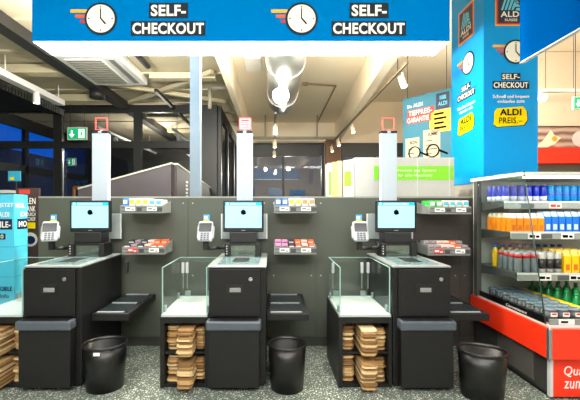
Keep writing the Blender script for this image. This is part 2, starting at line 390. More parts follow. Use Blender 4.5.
MB().cyl((-1.93, 4.8, 3.66), (-1.93, 5.75, 3.66), .045, seg=14).build('tube', DARKSTEEL, o); MB().cyl((-1.93, 5.75, 3.66), (-1.93, 5.77, 3.66), .03, seg=14).build('end_cap', WHITE, o)
t = MB().cyl((-1.93, 5.3, 3.66), (-1.93, 5.3, 3.8), .01, seg=6).build('hanger', DARKSTEEL, o)
o = thing('track_light', (-2.3, 10, 3.3), 'cream track with white spotlights inside the dark lobby', 'light')
MB().box(-2.34, -2.28, 8.6, 12.6, 3.26, 3.31).build('track', WHITE, o)
MB().cyl((-2.31, 9, 3.31), (-2.31, 9, 3.8), .01, seg=6).cyl((-2.31, 12, 3.31), (-2.31, 12, 3.8), .01, seg=6).build('hanger', WHITE, o)
for yy in (9.2, 10.9): spot(o, -2.31, yy, 3.13, (.2, -.3, -1), 1.3)
o = thing('track_light', (-3.9, 10, 3.3), 'second lobby track with spotlights further left', 'light')
MB().box(-4.0, -3.94, 8.4, 12.6, 3.26, 3.31).build('track', WHITE, o)
MB().cyl((-3.97, 9, 3.31), (-3.97, 9, 3.8), .01, seg=6).cyl((-3.97, 12, 3.31), (-3.97, 12, 3.8), .01, seg=6).build('hanger', WHITE, o)
for yy in (9.4, 10.8): spot(o, -3.97, yy, 3.13, (.3, -.3, -1), 1.3)
o = thing('track_light', (1.63, 6.5, 3.2), 'long dark track with cream spotlights below the right beam', 'light')
MB().box(1.618, 1.642, 4.45, 10.3, 3.2, 3.24).build('track', mat('track_bronze', (110, 98, 78), .5), o)
t = MB()
for yy in (4.8, 10.1): t.cyl((1.63, yy, 3.24), (1.63, yy, 4.5 if yy < 9 else 3.37), .006, seg=6)
t.build('hanger', DARKSTEEL, o)
for yy, s in ((4.62, .9), (7.5, .9), (9.1, .95), (10.1, .95)): spot(o, 1.63, yy, 3.05, (.15, -.4, -1), s, m=mat('spot_cream', (225, 215, 190), .5))
o = thing('track_light', (.06, 8, 2.95), 'slim hanging track with three small spotlights below the duct lamp', 'light')
MB().box(.045, .075, 5.9, 10.2, 2.96, 2.99).build('track', DARKSTEEL, o)
t = MB()
for yy in (7.4, 10.0): t.cyl((.06, yy, 2.99), (.06, yy, 3.9), .007, seg=6)
t.build('hanger', DARKSTEEL, o)
for yy in (6.6, 8.1, 9.6): spot(o, .06, yy, 2.85, (0, -.2, -1), .9, m=mat('spot_cream', (225, 215, 190), .5))
# air conditioner cassette
o = thing('air_conditioner', (-2.9, 6.1, 3.66), 'white square ceiling cassette air conditioner with slotted grille', 'air conditioner')
MB().box(-3.15, -2.22, 5.3, 6.6, 3.64, 3.774, .02).build('housing', WHITE, o)
gr = MB().box(-3.05, -2.5, 5.42, 6.45, 3.632, 3.64)
gr.build('grille_plate', WHITE, o)
gr = MB()
for k in range(12): gr.box(-3.03, -2.52, 5.45+k*.085, 5.495+k*.085, 3.622, 3.632)
gr.build('grille', mat('grille_grey', (130, 128, 118), .6), o)
MB().box(-2.4, -2.32, 5.42, 6.45, 3.63, 3.64).build('louvre', GREYRAIL, o)
# duct and its lamp
o = thing('ventilation_duct', (.18, 4.5, 3.17), 'shiny round galvanised ventilation duct under the cream ceiling', 'duct')
MB().cyl((.18, 3.3, 3.43), (.18, 6.8, 3.43), .255, seg=40).build('pipe', GALV, o)
for yy in (3.6, 4.9, 6.3): MB().cyl((.18, yy, 3.43), (.18, yy+.035, 3.43), .267, seg=40).build('band', mat('band_grey', (150, 150, 146), .35, .8), o)
t = MB()
for yy in (3.6, 4.9): t.cyl((.18, yy+.015, 3.69), (.18, yy+.015, 3.9), .012, seg=6)
t.build('hanger', DARKSTEEL, o)
o = thing('floodlight', (.12, 5.0, 2.88), 'dazzling round lamp hanging just below the duct', 'light')
MB().lathe([(.002, -.11), (.055, -.096), (.096, -.055), (.11, 0), (.096, .055), (.055, .085), (.002, .09)], (.12, 5.0, 2.985), seg=24).build('bulb', LAMPX, o)
MB().cyl((.12, 5.0, 3.07), (.12, 5.0, 3.16), .03, seg=12).build('socket', WHITE, o)
# ceiling conduit and pipes
o = MB().tube([(.67, 7.25, 3.885), (1.27, 7.37, 3.885), (1.3, 10.68, 3.885)], .018, 8).box(.6, .7, 7.2, 7.3, 3.86, 3.899).build('ceiling_conduit', mat('conduit_brown', (120, 100, 80), .6)); tag(o, 'thin bent conduit on the cream ceiling right of the duct', 'conduit')
o = thing('pipe', (.4, 9.8, 3.28), 'grey horizontal pipe in front of the back window', 'pipe')
MB().cyl((-.62, 9.8, 3.29), (1.76, 9.8, 3.29), .04, seg=12).build('tube', mat('pipe_grey', (150, 145, 130), .5), o)
t = MB()
for xx in (-.18, 1.2): t.cyl((xx, 9.8, 3.33), (xx, 9.8, 3.9), .02, seg=8)
t.build('hanger', mat('pipe_grey', (150, 145, 130), .5), o)
o = MB().box(-.45, -.18, 5.9, 6.5, 3.85, 3.9, .01).build('ceiling_hatch', WHITE); tag(o, 'cream square hatch on the ceiling left of the duct', 'hatch')
# ------------------------------------------------------------------ partition wall behind kiosks
Y0 = 3.94
xs = [PX(38.5, Y0), PX(188, Y0), PX(269, Y0), PX(316, Y0), PX(400, Y0), PX(460, Y0), 2.36]
w = MB()
w2 = MB()
for q_, (a, b2) in enumerate(zip(xs, xs[1:])):
    if q_ > 3: w2.box(a+.002, b2-.002, Y0, Y0+.06, .1, 1.575); continue
    w.box(a+.002, b2-.002, Y0, Y0+.06, .1, 1.575)
w.box(xs[0]+.01, xs[-1]-.01, Y0+.012, Y0+.05, 0, 1.57)
pw = struct(w.build('wall_partition', PART), 'grey green laminate partition wall behind the checkouts')
w2.build('dark_panel', mat('partition_dark', (58, 54, 50), .55, var=.05, scale=5), pw)
MB().box(xs[0], xs[-1], Y0-.004, Y0+.064, 1.575, 1.592).build('edge_cap', PARTCAP, pw)
MB().box(xs[0], xs[-1], Y0+.0, Y0+.011, 0, .098).build('plinth', mat('plinth_dark', (58, 60, 54), .6), pw)
s = MB()
for xx in xs[1:-1]:
    for dx in (-.05, .05):
        s.cyl((xx+dx, Y0-.003, 1.52), (xx+dx, Y0, 1.52), .008, seg=8)
        s.cyl((xx+dx, Y0-.003, .75), (xx+dx, Y0, .75), .008, seg=8)
s.build('screw', STEEL, pw)
struct(MB().box(-.91, -.80, 4.1, 4.21, 0, 3.9-.12).build('trim_post', mat('post_white', (112, 128, 140), .5)), 'tall pale steel post behind the partition')
# ------------------------------------------------------------------ hanging banner sign
BX0, BX1, BY0, BY1, BZ0, BZ1 = -1.907, 1.413, 2.94, 3.22, 2.80, 3.3
o = thing('hanging_sign', (-.25, 3.08, BZ0), 'long bright blue hanging sign with two clocks and lit underside', 'sign')
MB().box(BX0, BX1, BY0, BY1, BZ0, BZ1).build('housing', BLUE, o)
MB().box(BX0+.006, BX1-.006, BY0+.006, BY1-.006, BZ0-.003, BZ0).build('light_panel', PANELL, o)
MB().cyl((-1.5, 3.08, BZ1), (-1.5, 3.08, 3.775), .006, seg=6).build('hanger', STEEL, o)
MB().cyl((1.0, 3.08, BZ1), (1.0, 3.08, 3.9), .006, seg=6).build('hanger', STEEL, o)
fB = Fr((0, BY0, 0), (1, 0, 0)); q = F/BY0
def bx(px): return (px-VX)/q
def bz(py): return EYE-(py-VY)/q
def clock(f, cx, cz, r, parent, bars=True):
    MB().disc(f, cx, cz, r, .002, .006).build('clock_rim', LETTERBOX, parent)
    fc = MB().disc(f, cx, cz, r*.86, .006, .008).build('clock_face', CLOCKFACE, parent)
    h = MB().rect(f, cx-.035*r, cx+.035*r, cz-.02*r, cz+.62*r, .008, .010)
    h.slab(f, [(cx-.05*r, cz+.02*r), (cx+.02*r, cz+.06*r), (cx+.35*r, cz-.3*r), (cx+.27*r, cz-.37*r)], .008, .010)
    h.build('clock_hand', INK, parent); h = MB()
    for a in range(4): h.disc(f, cx+.72*r*math.cos(a*math.pi/2), cz+.72*r*math.sin(a*math.pi/2), .045*r, .008, .010, seg=8)
    h.build('hour_mark', INK, parent)
    if bars:
        for k, (dx, m) in enumerate(((1.87, ORANGE), (1.57, REDOR), (1.27, DKRED))):
            z = cz+r*(.47-.32*k); e = cx-math.sqrt(max(0, r*r-(z-cz)**2))*.97
            MB().rect(f, cx-dx*r, e, z-.1*r, z+.1*r, .002, .005).build('speed_stripe', m, parent)
for k in range(2):
    s = 200.5*k
    clock(fB, bx(101+s), bz(19), 16.2/q, o)
    MB().rect(fB, bx(149+s), bx(188+s), bz(18.2), bz(3)).build('lettering_box', LETTERBOX, o); MB().rect(fB, bx(131+s), bx(205.5+s), bz(35.8), bz(21.3)).build('lettering_box', LETTERBOX, o)
    MB().text(fB, 'SELF-', bx(151+s), bx(186+s), bz(16.4), bz(5), bold=.03).build('lettering', LETTER, o)
    MB().text(fB, 'CHECKOUT', bx(132.5+s), bx(204+s), bz(34.2), bz(23), bold=.03).build('lettering', LETTER, o)
# right hanging sign (its side faces the checkouts)
o = thing('hanging_sign', (2.025, 2.0, 2.645), 'dark blue hanging sign at the upper right seen from its side', 'sign')
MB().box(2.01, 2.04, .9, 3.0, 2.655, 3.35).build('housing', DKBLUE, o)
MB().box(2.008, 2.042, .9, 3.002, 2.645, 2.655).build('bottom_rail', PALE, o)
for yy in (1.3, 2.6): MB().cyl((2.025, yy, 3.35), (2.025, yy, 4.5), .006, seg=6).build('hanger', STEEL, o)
# ------------------------------------------------------------------ blue column
CY = 4.3; CX0, CX1 = 2.46, 3.09; ZB = 1.77
struct(MB().box(CX0+.01, CX1-.01, CY+.01, 5.06, 0, 4.5).build('trim_column', mat('column_grey', (175, 172, 166), .7)), 'grey plaster column under the blue wrap')
o = thing('column_banner', (2.775, 4.7, ZB), 'tall bright blue wrap with logos and clocks around the column', 'banner')
w = MB().box(CX0, CX1, CY, CY+.01, ZB, 4.49).box(CX0, CX0+.01, CY+.01, 5.07, ZB, 4.49).box(CX1-.01, CX1, CY+.01, 5.07, ZB, 4.49)
w.build('wrap', COLBLUE, o)
def aldi_logo(f, cx, z0, w, parent, h=None):
    h = h or w*1.18
    MB().rect(f, cx-w/2, cx+w/2, z0, z0+h, .001, .003).build('logo_border', ORANGE, parent)
    MB().rect(f, cx-w*.46, cx+w*.46, z0+h*.035, z0+h*.965, .003, .004).build('logo_border', LRED, parent)
    MB().rect(f, cx-w*.41, cx+w*.41, z0+h*.075, z0+h*.925, .004, .005).build('logo_field', NAVY, parent)
    g = MB()
    for k in range(4):
        xb = cx-w*.32+k*w*.11; top = z0+h*.86
        g.slab(f, [(xb, z0+h*.42), (xb+w*.065, z0+h*.42), (xb+w*.21+w*.02*(3-k)*.4, top-.05*h*k), (xb+w*.15+w*.02*(3-k)*.4, top-.02*h*k)], .005, .006)
    for k in range(4):
        g.slab(f, [(cx+w*.10+k*w*.025, z0+h*(.78-.1*k)), (cx+w*.16+k*w*.03, z0+h*(.78-.1*k)), (cx+w*.2+k*w*.05, z0+h*(.71-.1*k)), (cx+w*.08+k*w*.02, z0+h*(.71-.1*k))], .005, .006)
    g.build('logo_stripes', CYAN, parent)
    MB().text(f, 'ALDI', cx-w*.33, cx+w*.33, z0+h*.235, z0+h*.385, .005, .007).build('logo_text', LETTER, parent); MB().text(f, 'SUISSE', cx-w*.2, cx+w*.2, z0+h*.12, z0+h*.19, .005, .007, .005).build('logo_text', LETTER, parent)
def col_art(f, par):
    K = 86.0
    def z(py): return EYE-(py-VY)/K
    aldi_logo(f, .0, z(26), .365, par)
    clock(f, .055, z(52), 12.2/K, par)
    MB().rect(f, -.11, .11, z(80.2), z(73.2)).build('lettering_box', LETTERBOX, par); MB().rect(f, -.213, .213, z(89), z(81.2)).build('lettering_box', LETTERBOX, par)
    MB().text(f, 'SELF-', -.1, .1, z(79.4), z(74.2)).build('lettering', LETTER, par); MB().text(f, 'CHECKOUT', -.2, .2, z(88), z(82.3)).build('lettering', LETTER, par)
    for wd, xa, xb, ya, yb in (('Schnell', -.21, -.06, 98.2, 94.8), ('und', -.04, .03, 98.2, 94.8), ('bequem', .05, .21, 99, 94.8), ('einkaufen', -.155, .045, 103, 99.8), ('zum', .065, .155, 103, 100.6)):
        MB().text(f, wd, xa, xb, z(ya), z(yb), .002, .004, .01).build('small_lettering', LETTER, par)
    r = [(-.2, z(124.5)), (-.16, z(127)), (.15, z(125)), (.19, z(120)), (.18, z(111)), (.14, z(106.5)), (-.16, z(108.5)), (-.19, z(112))]
    MB().slab(f, [(a*1.04+.004, b-.006) for a, b in r], .001, .002).build('badge_shadow', INK, par)
    MB().slab(f, r, .002, .004).build('price_badge', YEL, par)
    MB().text(f, 'ALDI', -.13, .12, z(115.5), z(109), .004, .006, .03).build('badge_lettering', INK, par); MB().text(f, 'PREIS.–', -.14, .13, z(123.5), z(117.5), .004, .006, .005).build('badge_lettering', INK, par)
col_art(Fr((2.775, CY, 0), (1, 0, 0)), o)
col_art(Fr((CX0, 4.69, 0), (0, -1, 0)), o)
# ------------------------------------------------------------------ kiosks
def kiosk(kx, px_side, label):
    o = thing('self_checkout_kiosk', (kx, 3.44, 0), label, 'self checkout')
    L, R = kx-.2335, kx+.2335
    MB().box(L, R, 3.035, 3.84, .03, .985, .006).build('body', BLACK, o)
    MB().box(L+.02, R-.02, 3.06, 3.8, 0, .03).build('plinth', DEEP, o)
    a, b = (L+.003, R-.045) if px_side > 0 else (L+.04, R-.003)
    d = MB().box(a, b, 3.012, 3.035, .59, .975, .004).build('upper_door', BLACK2, o)
    cx = (a+b)/2
    MB().box(cx-.07, cx+.065, 3.008, 3.012, .775, .855).build('slot_surround', DEEP, d)
    MB().box(cx-.04, cx+.05, 3.0, 3.008, .79, .825, .003).build('slot_handle', GREYRAIL, d, 'pale slot handle')
    MB().cyl((cx+.13, 3.0, .895), (cx+.13, 3.012, .895), .016, seg=16).build('lock', CHROME, d)
    e = MB().box(a+.0, b-.005, 2.95, 3.034, .035, .50, .008).build('waste_drawer', BLACK2, o)
    MB().box(a-.012, b+.008, 2.925, 3.034, .50, .575, .014).build('drawer_lip', SLATE, e)
    MB().box(a+.012, b-.018, 2.94, 3.02, .575, .579).build('drawer_opening', DEEP, e)
    # counter
    ct = MB().box(L-.004, R+.004, 3.02, 3.86, .985, 1.0, .004).build('counter_top', mat('counter_steel', (158, 166, 166), .3, .35), o)
    MB().box(L+.06, R-.06, 3.1, 3.52, 1.0, 1.006, .002).build('scanner_glass', mat('scanner_glass', (120, 150, 155), .12, .3), ct)
    MB().box(kx-.06, kx+.08, 3.2, 3.45, 1.006, 1.008).build('scan_window', DEEP, ct)
    tw = MB(); t0, t1 = kx-.175, kx+.175
    tw.box(t0, t0+.055, 3.57, 3.76, 1.0, 1.13, .008).box(t1-.055, t1, 3.57, 3.76, 1.0, 1.13, .008).box(t0+.055, t1-.055, 3.58, 3.76, 1.108, 1.13).box(t0+.055, t1-.055, 3.68, 3.76, 1.0, 1.108)
    tw = tw.build('scanner_tower', DEEP, o)
    MB().box(t0+.056, t1-.056, 3.6, 3.605, 1.002, 1.106).build('tower_window', mat('tower_mirror', (120, 130, 122), .08, .85, var=.4, scale=25), tw)
    bt = MB()
    for k in range(4): bt.cyl((t0+.022, 3.564, 1.03+k*.024), (t0+.022, 3.57, 1.03+k*.024), .005, seg=8)
    bt.build('indicator', WHITE, tw)
    MB().box(kx-.13, kx+.13, 3.6, 3.78, 1.13, 1.235, .006).build('printer_block', mat('printer_black', (30, 30, 31), .4), o)
    mn = MB().box(kx-.2, kx+.2, 3.65, 3.69, 1.232, 1.545, .008).box(kx-.05, kx+.05, 3.69, 3.8, 1.28, 1.42).build('monitor', DEEP, o)
    f = Fr((kx, 3.65, 0), (1, 0, 0))
    sc = MB().rect(f, -.18, .18, 1.275, 1.527, 0, .002).build('screen', SCREEN, mn)
    MB().rect(f, -.18, .18, 1.495, 1.527, .002, .003).build('screen_header', SCREENH, mn)
    t = MB().rect(f, -.165, -.145, 1.502, 1.52, .003, .004)
    for k in range(14): t.rect(f, -.125+k*.018, -.113+k*.018, 1.505, 1.518, .003, .004)
    t.build('header_lettering', WHITEL, mn)
    t = MB().disc(f, .0, 1.428, .027, .002, .003, seg=9).disc(f, .016, 1.418, .013, .002, .003, seg=7).disc(f, -.012, 1.418, .012, .002, .003, seg=7).rect(f, -.002, .002, 1.45, 1.47, .002, .003); t.build('screen_picture', INK, mn)
    MB().rect(f, -.02, .02, 1.248, 1.252, 0, .001).build('maker_mark', PALE, mn)
    # back panel, light column
    bp = MB().box(kx-.245, kx+.235, 3.835, 3.85, 1.15, 1.41, .004).build('back_panel', PALEPLASTIC, o)
    for xe in (kx-.245, kx+.225): MB().box(xe, xe+.01, 3.83, 3.835, 1.15, 1.41).build('panel_edge', WHITE, bp)
    lc = MB().box(kx-.085, kx+.08, 3.862, 3.936, 1.0, 2.25, .004).build('light_column', POLEL, o)
    MB().box(kx-.085, kx+.08, 3.862, 3.936, 2.251, 2.275).build('column_cap', DEEP, lc)
    MB().box(kx-.02, kx+.015, 3.859, 3.862, 2.257, 2.268).build('cap_mark', WHITE, lc)
    fs = Fr((kx, 3.9, 0), (1, 0, 0)); r = MB(); w = .065; z0, z1 = 2.29, 2.42
    r.rect(fs, -w, -w+.008, z0, z1, 0, .01).rect(fs, w-.008, w, z0, z1, 0, .01).rect(fs, -w+.008, w-.008, z0, z0+.008, 0, .01).rect(fs, -w+.008, w-.008, z1-.008, z1, 0, .01)
    MB().box(kx-.015, kx+.015, 3.89, 3.9, 2.275, 2.29).build('indicator_foot', PALE, lc)
    r.build('indicator_frame', REDL, lc)
    if abs(kx+.283) < .01:
        MB().rect(fs, -w+.008, w-.008, z0+.008, z1-.008, .002, .004).build('indicator_card', mat('card_pink', (236, 214, 214), .6), lc)
        t = MB().rect(fs, -.04, .04, z1-.035, z1-.022, .004, .006)
        for k in range(4): t.rect(fs, -.045, .045-.012*(k % 2), z0+.02+k*.018, z0+.026+k*.018, .004, .006)
        t.build('card_lettering', DKRED, lc)
    # card terminal on arm
    tx = kx-.365; ty = 3.6; th = math.radians(20 if kx < -1 else 0)
    X = Matrix.Translation((tx, ty, 1.24)) @ Matrix.Rotation(th, 4, 'Z') @ Matrix.Rotation(math.radians(-22), 4, 'X') @ Matrix.Scale(1.15, 4)
    te = MB().box(-.062, .062, -.018, .022, -.085, .09, .014, X).box(-.072, .072, .0, .04, -.06, .06, .014, X).build('card_terminal', WHITEP, o)
    MB().box(-.052, .052, -.022, -.018, -.005, .07, .003, X).build('terminal_screen', mat('terminal_screen', (34, 38, 44), .2), te)
    k = MB()
    for r_ in range(4):
        for c_ in range(3): k.box(-.036+c_*.026, -.016+c_*.026, -.021, -.018, -.078+r_*.017, -.066+r_*.017, 0, X)
    k.build('keypad', SLATE, te)
    cb = MB().box(-.03, .03, .0, .003, .0, .075, 0, Matrix.Translation((tx, ty+.06, 1.33))).build('promo_card', mat('card_blue', (70, 170, 220), .5), te)
    MB().box(tx-.03, tx+.03, ty+.056, ty+.06, 1.33, 1.352).build('promo_card_stripe', YEL, cb)
    MB().box(tx-.022, tx+.01, ty+.056, ty+.06, 1.36, 1.39).build('promo_card_print', WHITE, cb)
    ar = MB().box(tx-.025, tx+.025, ty+.01, ty+.05, 1.06, 1.165, .004).tube([(tx, ty+.03, 1.075), (tx+.12, ty+.04, 1.075), (tx+.24, ty+.06, 1.09)], .017, 10)
    ar.cyl((tx+.2, ty+.06, 1.0), (tx+.2, ty+.06, 1.13), .02, seg=12).build('terminal_arm', DEEP, o)
    return o
KX = (-1.795, -.283, 1.225)
kiosk(KX[0], 1, 'black self checkout kiosk at left, beside the light blue display')
kiosk(KX[1], 1, 'black self checkout kiosk in the middle with a red framed card on top')
kiosk(KX[2], -1, 'black self checkout kiosk at right, nearest the red cooler')
# ------------------------------------------------------------------ bagging shelves
for k, (x0, x1, l) in enumerate(((KX[0]+.24, -1.233, 'black bagging shelf with pale rails right of the left kiosk'), (KX[1]+.24, .32, 'black bagging shelf with pale rails right of the middle kiosk'), (KX[2]+.24, 1.876, 'black bagging shelf with pale rails beside the red cooler'))):
    o = thing('bagging_shelf', ((x0+x1)/2, 3.5, .49), l, 'shelf')
    MB().box(x0, x1, 3.19, 3.92, .5, .56, .003).build('shelf_board', DEEP, o)
    MB().box(x0+.02, x1-.03, 3.24, 3.88, .56, .563).build('weighing_plate', mat('weigh_plate', (34, 40, 44), .25), o)
    for yy in (3.215, 3.52, 3.86): MB().box(x0+.03, x1-.06, yy, yy+.03, .563, .568).build('rail', mat('rail_pale', (175, 185, 190), .3, .4), o)
    MB().box(x0+.0, x0+.05, 3.85, 3.935, .3, .5).build('bracket', BLACK, o)
    MB().box(x0-.0, x0+.03, 3.9, 3.94, .8, .9).build('wall_bracket', DARKRAIL, o)
# ------------------------------------------------------------------ bag trays with glass
def bag_proto(w, d, name, m):
    b = MB(); t = .0125
    pts = [(-w/2, d/2), (-w/2, -d/2+.02), (-w/2+.02, -d/2), (w/2-.02, -d/2), (w/2, -d/2+.02), (w/2, d/2)]
    b.poly([(x, y, 0) for x, y in pts], (0, 0, t*.45)); b.poly([(x*.985, y*.99+.003, t*.5) for x, y in pts], (0, 0, t*.47))
    o = b.build('paper_bag', m, loc=(0, 0, 0)); tag(o, 'x', 'paper bag'); return Proto(o)
KR = [KRAFT, mat('kraft_paper_pale', (224, 198, 150), .85, var=.15, scale=25), mat('kraft_paper_brown', (172, 134, 84), .85, var=.2, scale=25), mat('kraft_paper_deep', (136, 102, 62), .85, var=.2, scale=25)]  # kraft tones mixed at random from bag to bag
BP = [[bag_proto(w_, d_, n_, KR[q_]) for q_ in qs_] for w_, d_, n_, qs_ in ((.13, .36, 'a', (0, 1, 2, 3)), (.1, .30, 'b', (2, 0, 3, 1)), (.085, .30, 'c', (2, 0, 3, 1)))]
def stack(pr, x, y, z0, z1, label, group, taper=False):
    n = int((z1-z0)/.0160)
    for i in range(n):
        o = pr[random.randrange(4)].put((x+random.uniform(-.004, .004), y+random.uniform(-.02, .02), z0+i*.0160), random.uniform(-.02, .02), label, group)
        o.scale = (.86+.05*min(i, 2), 1, 1) if taper else (1, 1, 1)
def tray(x0, x1, which, clips, side):
    o = thing('bag_tray_unit', ((x0+x1)/2, 3.35, 0), 'black bag tray cabinet with glass guard '+which, 'cabinet')
    zt = .58
    b = MB().box(x0, x0+.035, 3.03, 3.68, 0, zt, .003).box(x1-.03, x1, 3.03, 3.68, 0, zt, .003).box(x0+.035, x1-.03, 3.03, 3.68, .53, zt)
    b.box(x0+.035, x1-.03, 3.66, 3.68, .03, .53).box(x0+.035, x1-.03, 3.04, 3.68, 0, .03)
    b.box(x0+.035, x1-.03, 3.05, 3.66, .272, .29)
    b.build('cabinet', BLACK, o)
    MB().box(x0+.01, x1-.01, 3.035, 3.67, zt, zt+.02).build('tray_top', mat('tray_white', (184, 198, 194), .25), o)
    zg = zt+.021
    for nm, a in (('glass_side', (x0+.012, x0+.02, 3.05, 3.66)), ('glass_back', (x0+.022, x1-.022, 3.652, 3.66)), ('glass_side', (x1-.02, x1-.012, 3.05, 3.66))):
        g = MB().box(*a, zg, .98).build(nm, GLASS, o)
        e = MB()
        e.box(a[0], a[1], a[2], a[3], .98, .985)
        if nm == 'glass_side': e.box(a[0], a[1], 3.046, 3.05, zg, .985)
        e.build('glass_edge', EDGE, g)
        bb = MB()
        if nm == 'glass_side':
            for yy in (3.1, 3.55): bb.box(a[0]-.004, a[1]+.004, yy, yy+.05, zg, zg+.05)
        else:
            for xx in (a[0]+.04, a[1]-.09): bb.box(xx, xx+.05, a[2]-.004, a[3]+.004, zg, zg+.05)
        bb.build('glass_clamp', mat('clamp_grey', (120, 140, 138), .3), g)
    for cx in clips:
        c = MB().box(cx-.014, cx+.014, 3.63, 3.648, .83, .935, .006).build('hinge_cap', WHITEP, o)
        MB().box(cx-.003, cx+.003, 3.64, 3.648, .68, .83).build('hinge_rod', GREYRAIL, o)
    return o
UN = [(-2.46, -2.04, 'at the far left beside the light blue display', (-2.1,)), (-.918, -.522, 'beside the middle kiosk', (-.895+.02, -.835)), (.545, .985, 'beside the right kiosk', (.60, .885, .945))]
nm = ['at far left', 'left of the middle kiosk', 'left of the right kiosk']
for k, (x0, x1, wh, cl) in enumerate(UN):
    tray(x0, x1, wh, cl, 0)
    il, ir = x0+.037, x1-.032; W = ir-il
    cx = il+.115+.08 if W > .35 else il+.11+.078
    for lv, (z0, z1) in enumerate(((.032, .255), (.292, .5))):
        lvn = ('bottom', 'top')[lv]
        stack(BP[1], il+.055, 3.24, z0, z1-.01, 'folded paper bag in left %s pile of cabinet %s' % (lvn, nm[k]), 'paper bags in the left %s pile %s' % (lvn, nm[k]))
        stack(BP[0], cx, 3.11, z0, z1, 'folded paper bag in jutting middle %s pile %s' % (lvn, nm[k]), 'paper bags in the middle %s pile %s' % (lvn, nm[k]), True)
        stack(BP[2] if W < .36 else BP[1], ir-.048 if W < .36 else ir-.055, 3.24, z0, z1-.02, 'folded paper bag in right %s pile of cabinet %s' % (lvn, nm[k]), 'paper bags in the right %s pile %s' % (lvn, nm[k]))
# ------------------------------------------------------------------ waste bins
def bin_(x, y, a, b, h, rot, label, sticker=False):
    o = thing('waste_bin', (x, y, 0), label, 'bin')
    MB().lathe([(.84, 0), (.93, h*.6), (.97, h*.93), (.94, h*.93), (.81, .015)], (x, y, 0), 48, a, b, rot).build('bin_body', RUBBER, o)
    m = MB(); pr = [(.968, h*.935), (1.0, h*.94), (1.01, h*.98), (1.0, h), (.965, h), (.955, h*.94)]
    m.lathe(pr, (x, y, 0), 48, a, b, rot); bmx = m.bm; bmx.faces.ensure_lookup_table()
    caps = [f for f in bmx.faces if len(f.verts) > 6]; bmesh.ops.delete(bmx, geom=caps, context='FACES_ONLY')
    m.build('rim', mat('bin_rim', (26, 26, 27), .3), o)
    if sticker: MB().box(x-.02, x+.03, y-b*1.04-.004, y-b*1.04, h*.86, h*.93).build('sticker', WHITE, o)
bin_(-1.375, 3.05, .172, .155, .37, math.radians(18), 'black oval waste bin with white sticker at left kiosk', True)
bin_(.124, 3.04, .158, .15, .37, 0, 'black round waste bin under the middle bagging shelf')
bin_(1.645, 2.90, .178, .145, .37, math.radians(-22), 'black oval waste bin next to the red cooler')
# ------------------------------------------------------------------ sweets racks
def pack(name, w, d, h, m, m2, cat, z2=.35):
    o = MB().box(-w/2, w/2, -d/2, d/2, 0, h, min(w, h, d)*.12).build(name, m, loc=(0, 0, 0)); tag(o, 'x', cat)
    MB().box(-w/2*.8, w/2*.8, -d/2-.001, -d/2+.0002, h*(.15 if h < .05 else .62), h*((.15 if h < .05 else .62)+z2*.8)).build('print_panel', m2, o); return Proto(o)
SW = dict(
 bluew=pack('chewing_gum_pack', .05, .1, .135, mat('gum_blue', (40, 130, 215), .4), WHITE, 'chewing gum'),
 whity=pack('chewing_gum_pack', .056, .1, .135, mat('gum_white', (232, 230, 220), .4), mat('gum_yellow', (240, 200, 70), .4), 'chewing gum'),
 whitg=pack('chewing_gum_pack', .056, .1, .135, mat('gum_white', (232, 230, 220), .4), mat('gum_orange', (226, 150, 90), .4), 'chewing gum'),
 green=pack('chewing_gum_pack', .056, .1, .125, mat('gum_green', (60, 200, 80), .4), WHITE, 'chewing gum'),
 whitb=pack('chewing_gum_pack', .056, .1, .125, mat('gum_white', (232, 230, 220), .4), mat('gum_teal', (90, 190, 210), .4), 'chewing gum'),
 pink=pack('sweets_packet', .058, .1, .03, mat('sweet_pink', (214, 150, 190), .35), mat('sweet_violet', (120, 70, 130), .4), 'sweets'),
 dark=pack('sweets_packet', .058, .1, .03, mat('sweet_dark', (50, 40, 56), .35), WHITE, 'sweets'),
 orange=pack('sweets_packet', .058, .1, .03, mat('sweet_orange', (232, 100, 44), .35), WHITE, 'sweets'),
 redw=pack('sweets_packet', .058, .1, .03, mat('sweet_white', (226, 214, 200), .35), mat('sweet_red', (200, 40, 40), .4), 'sweets'),
 grey=pack('sweets_packet', .058, .1, .03, mat('sweet_grey', (150, 155, 160), .35), DKRED, 'sweets'))
desc = dict(bluew='blue and white gum pack', whity='white and yellow gum pack', whitg='white and orange gum pack', green='bright green gum pack', whitb='white and teal gum pack',
            pink='pink and violet sweets packet', dark='dark wrapped sweets packet', orange='orange sweets packet', redw='white and red sweets packet', grey='silver grey sweets packet')
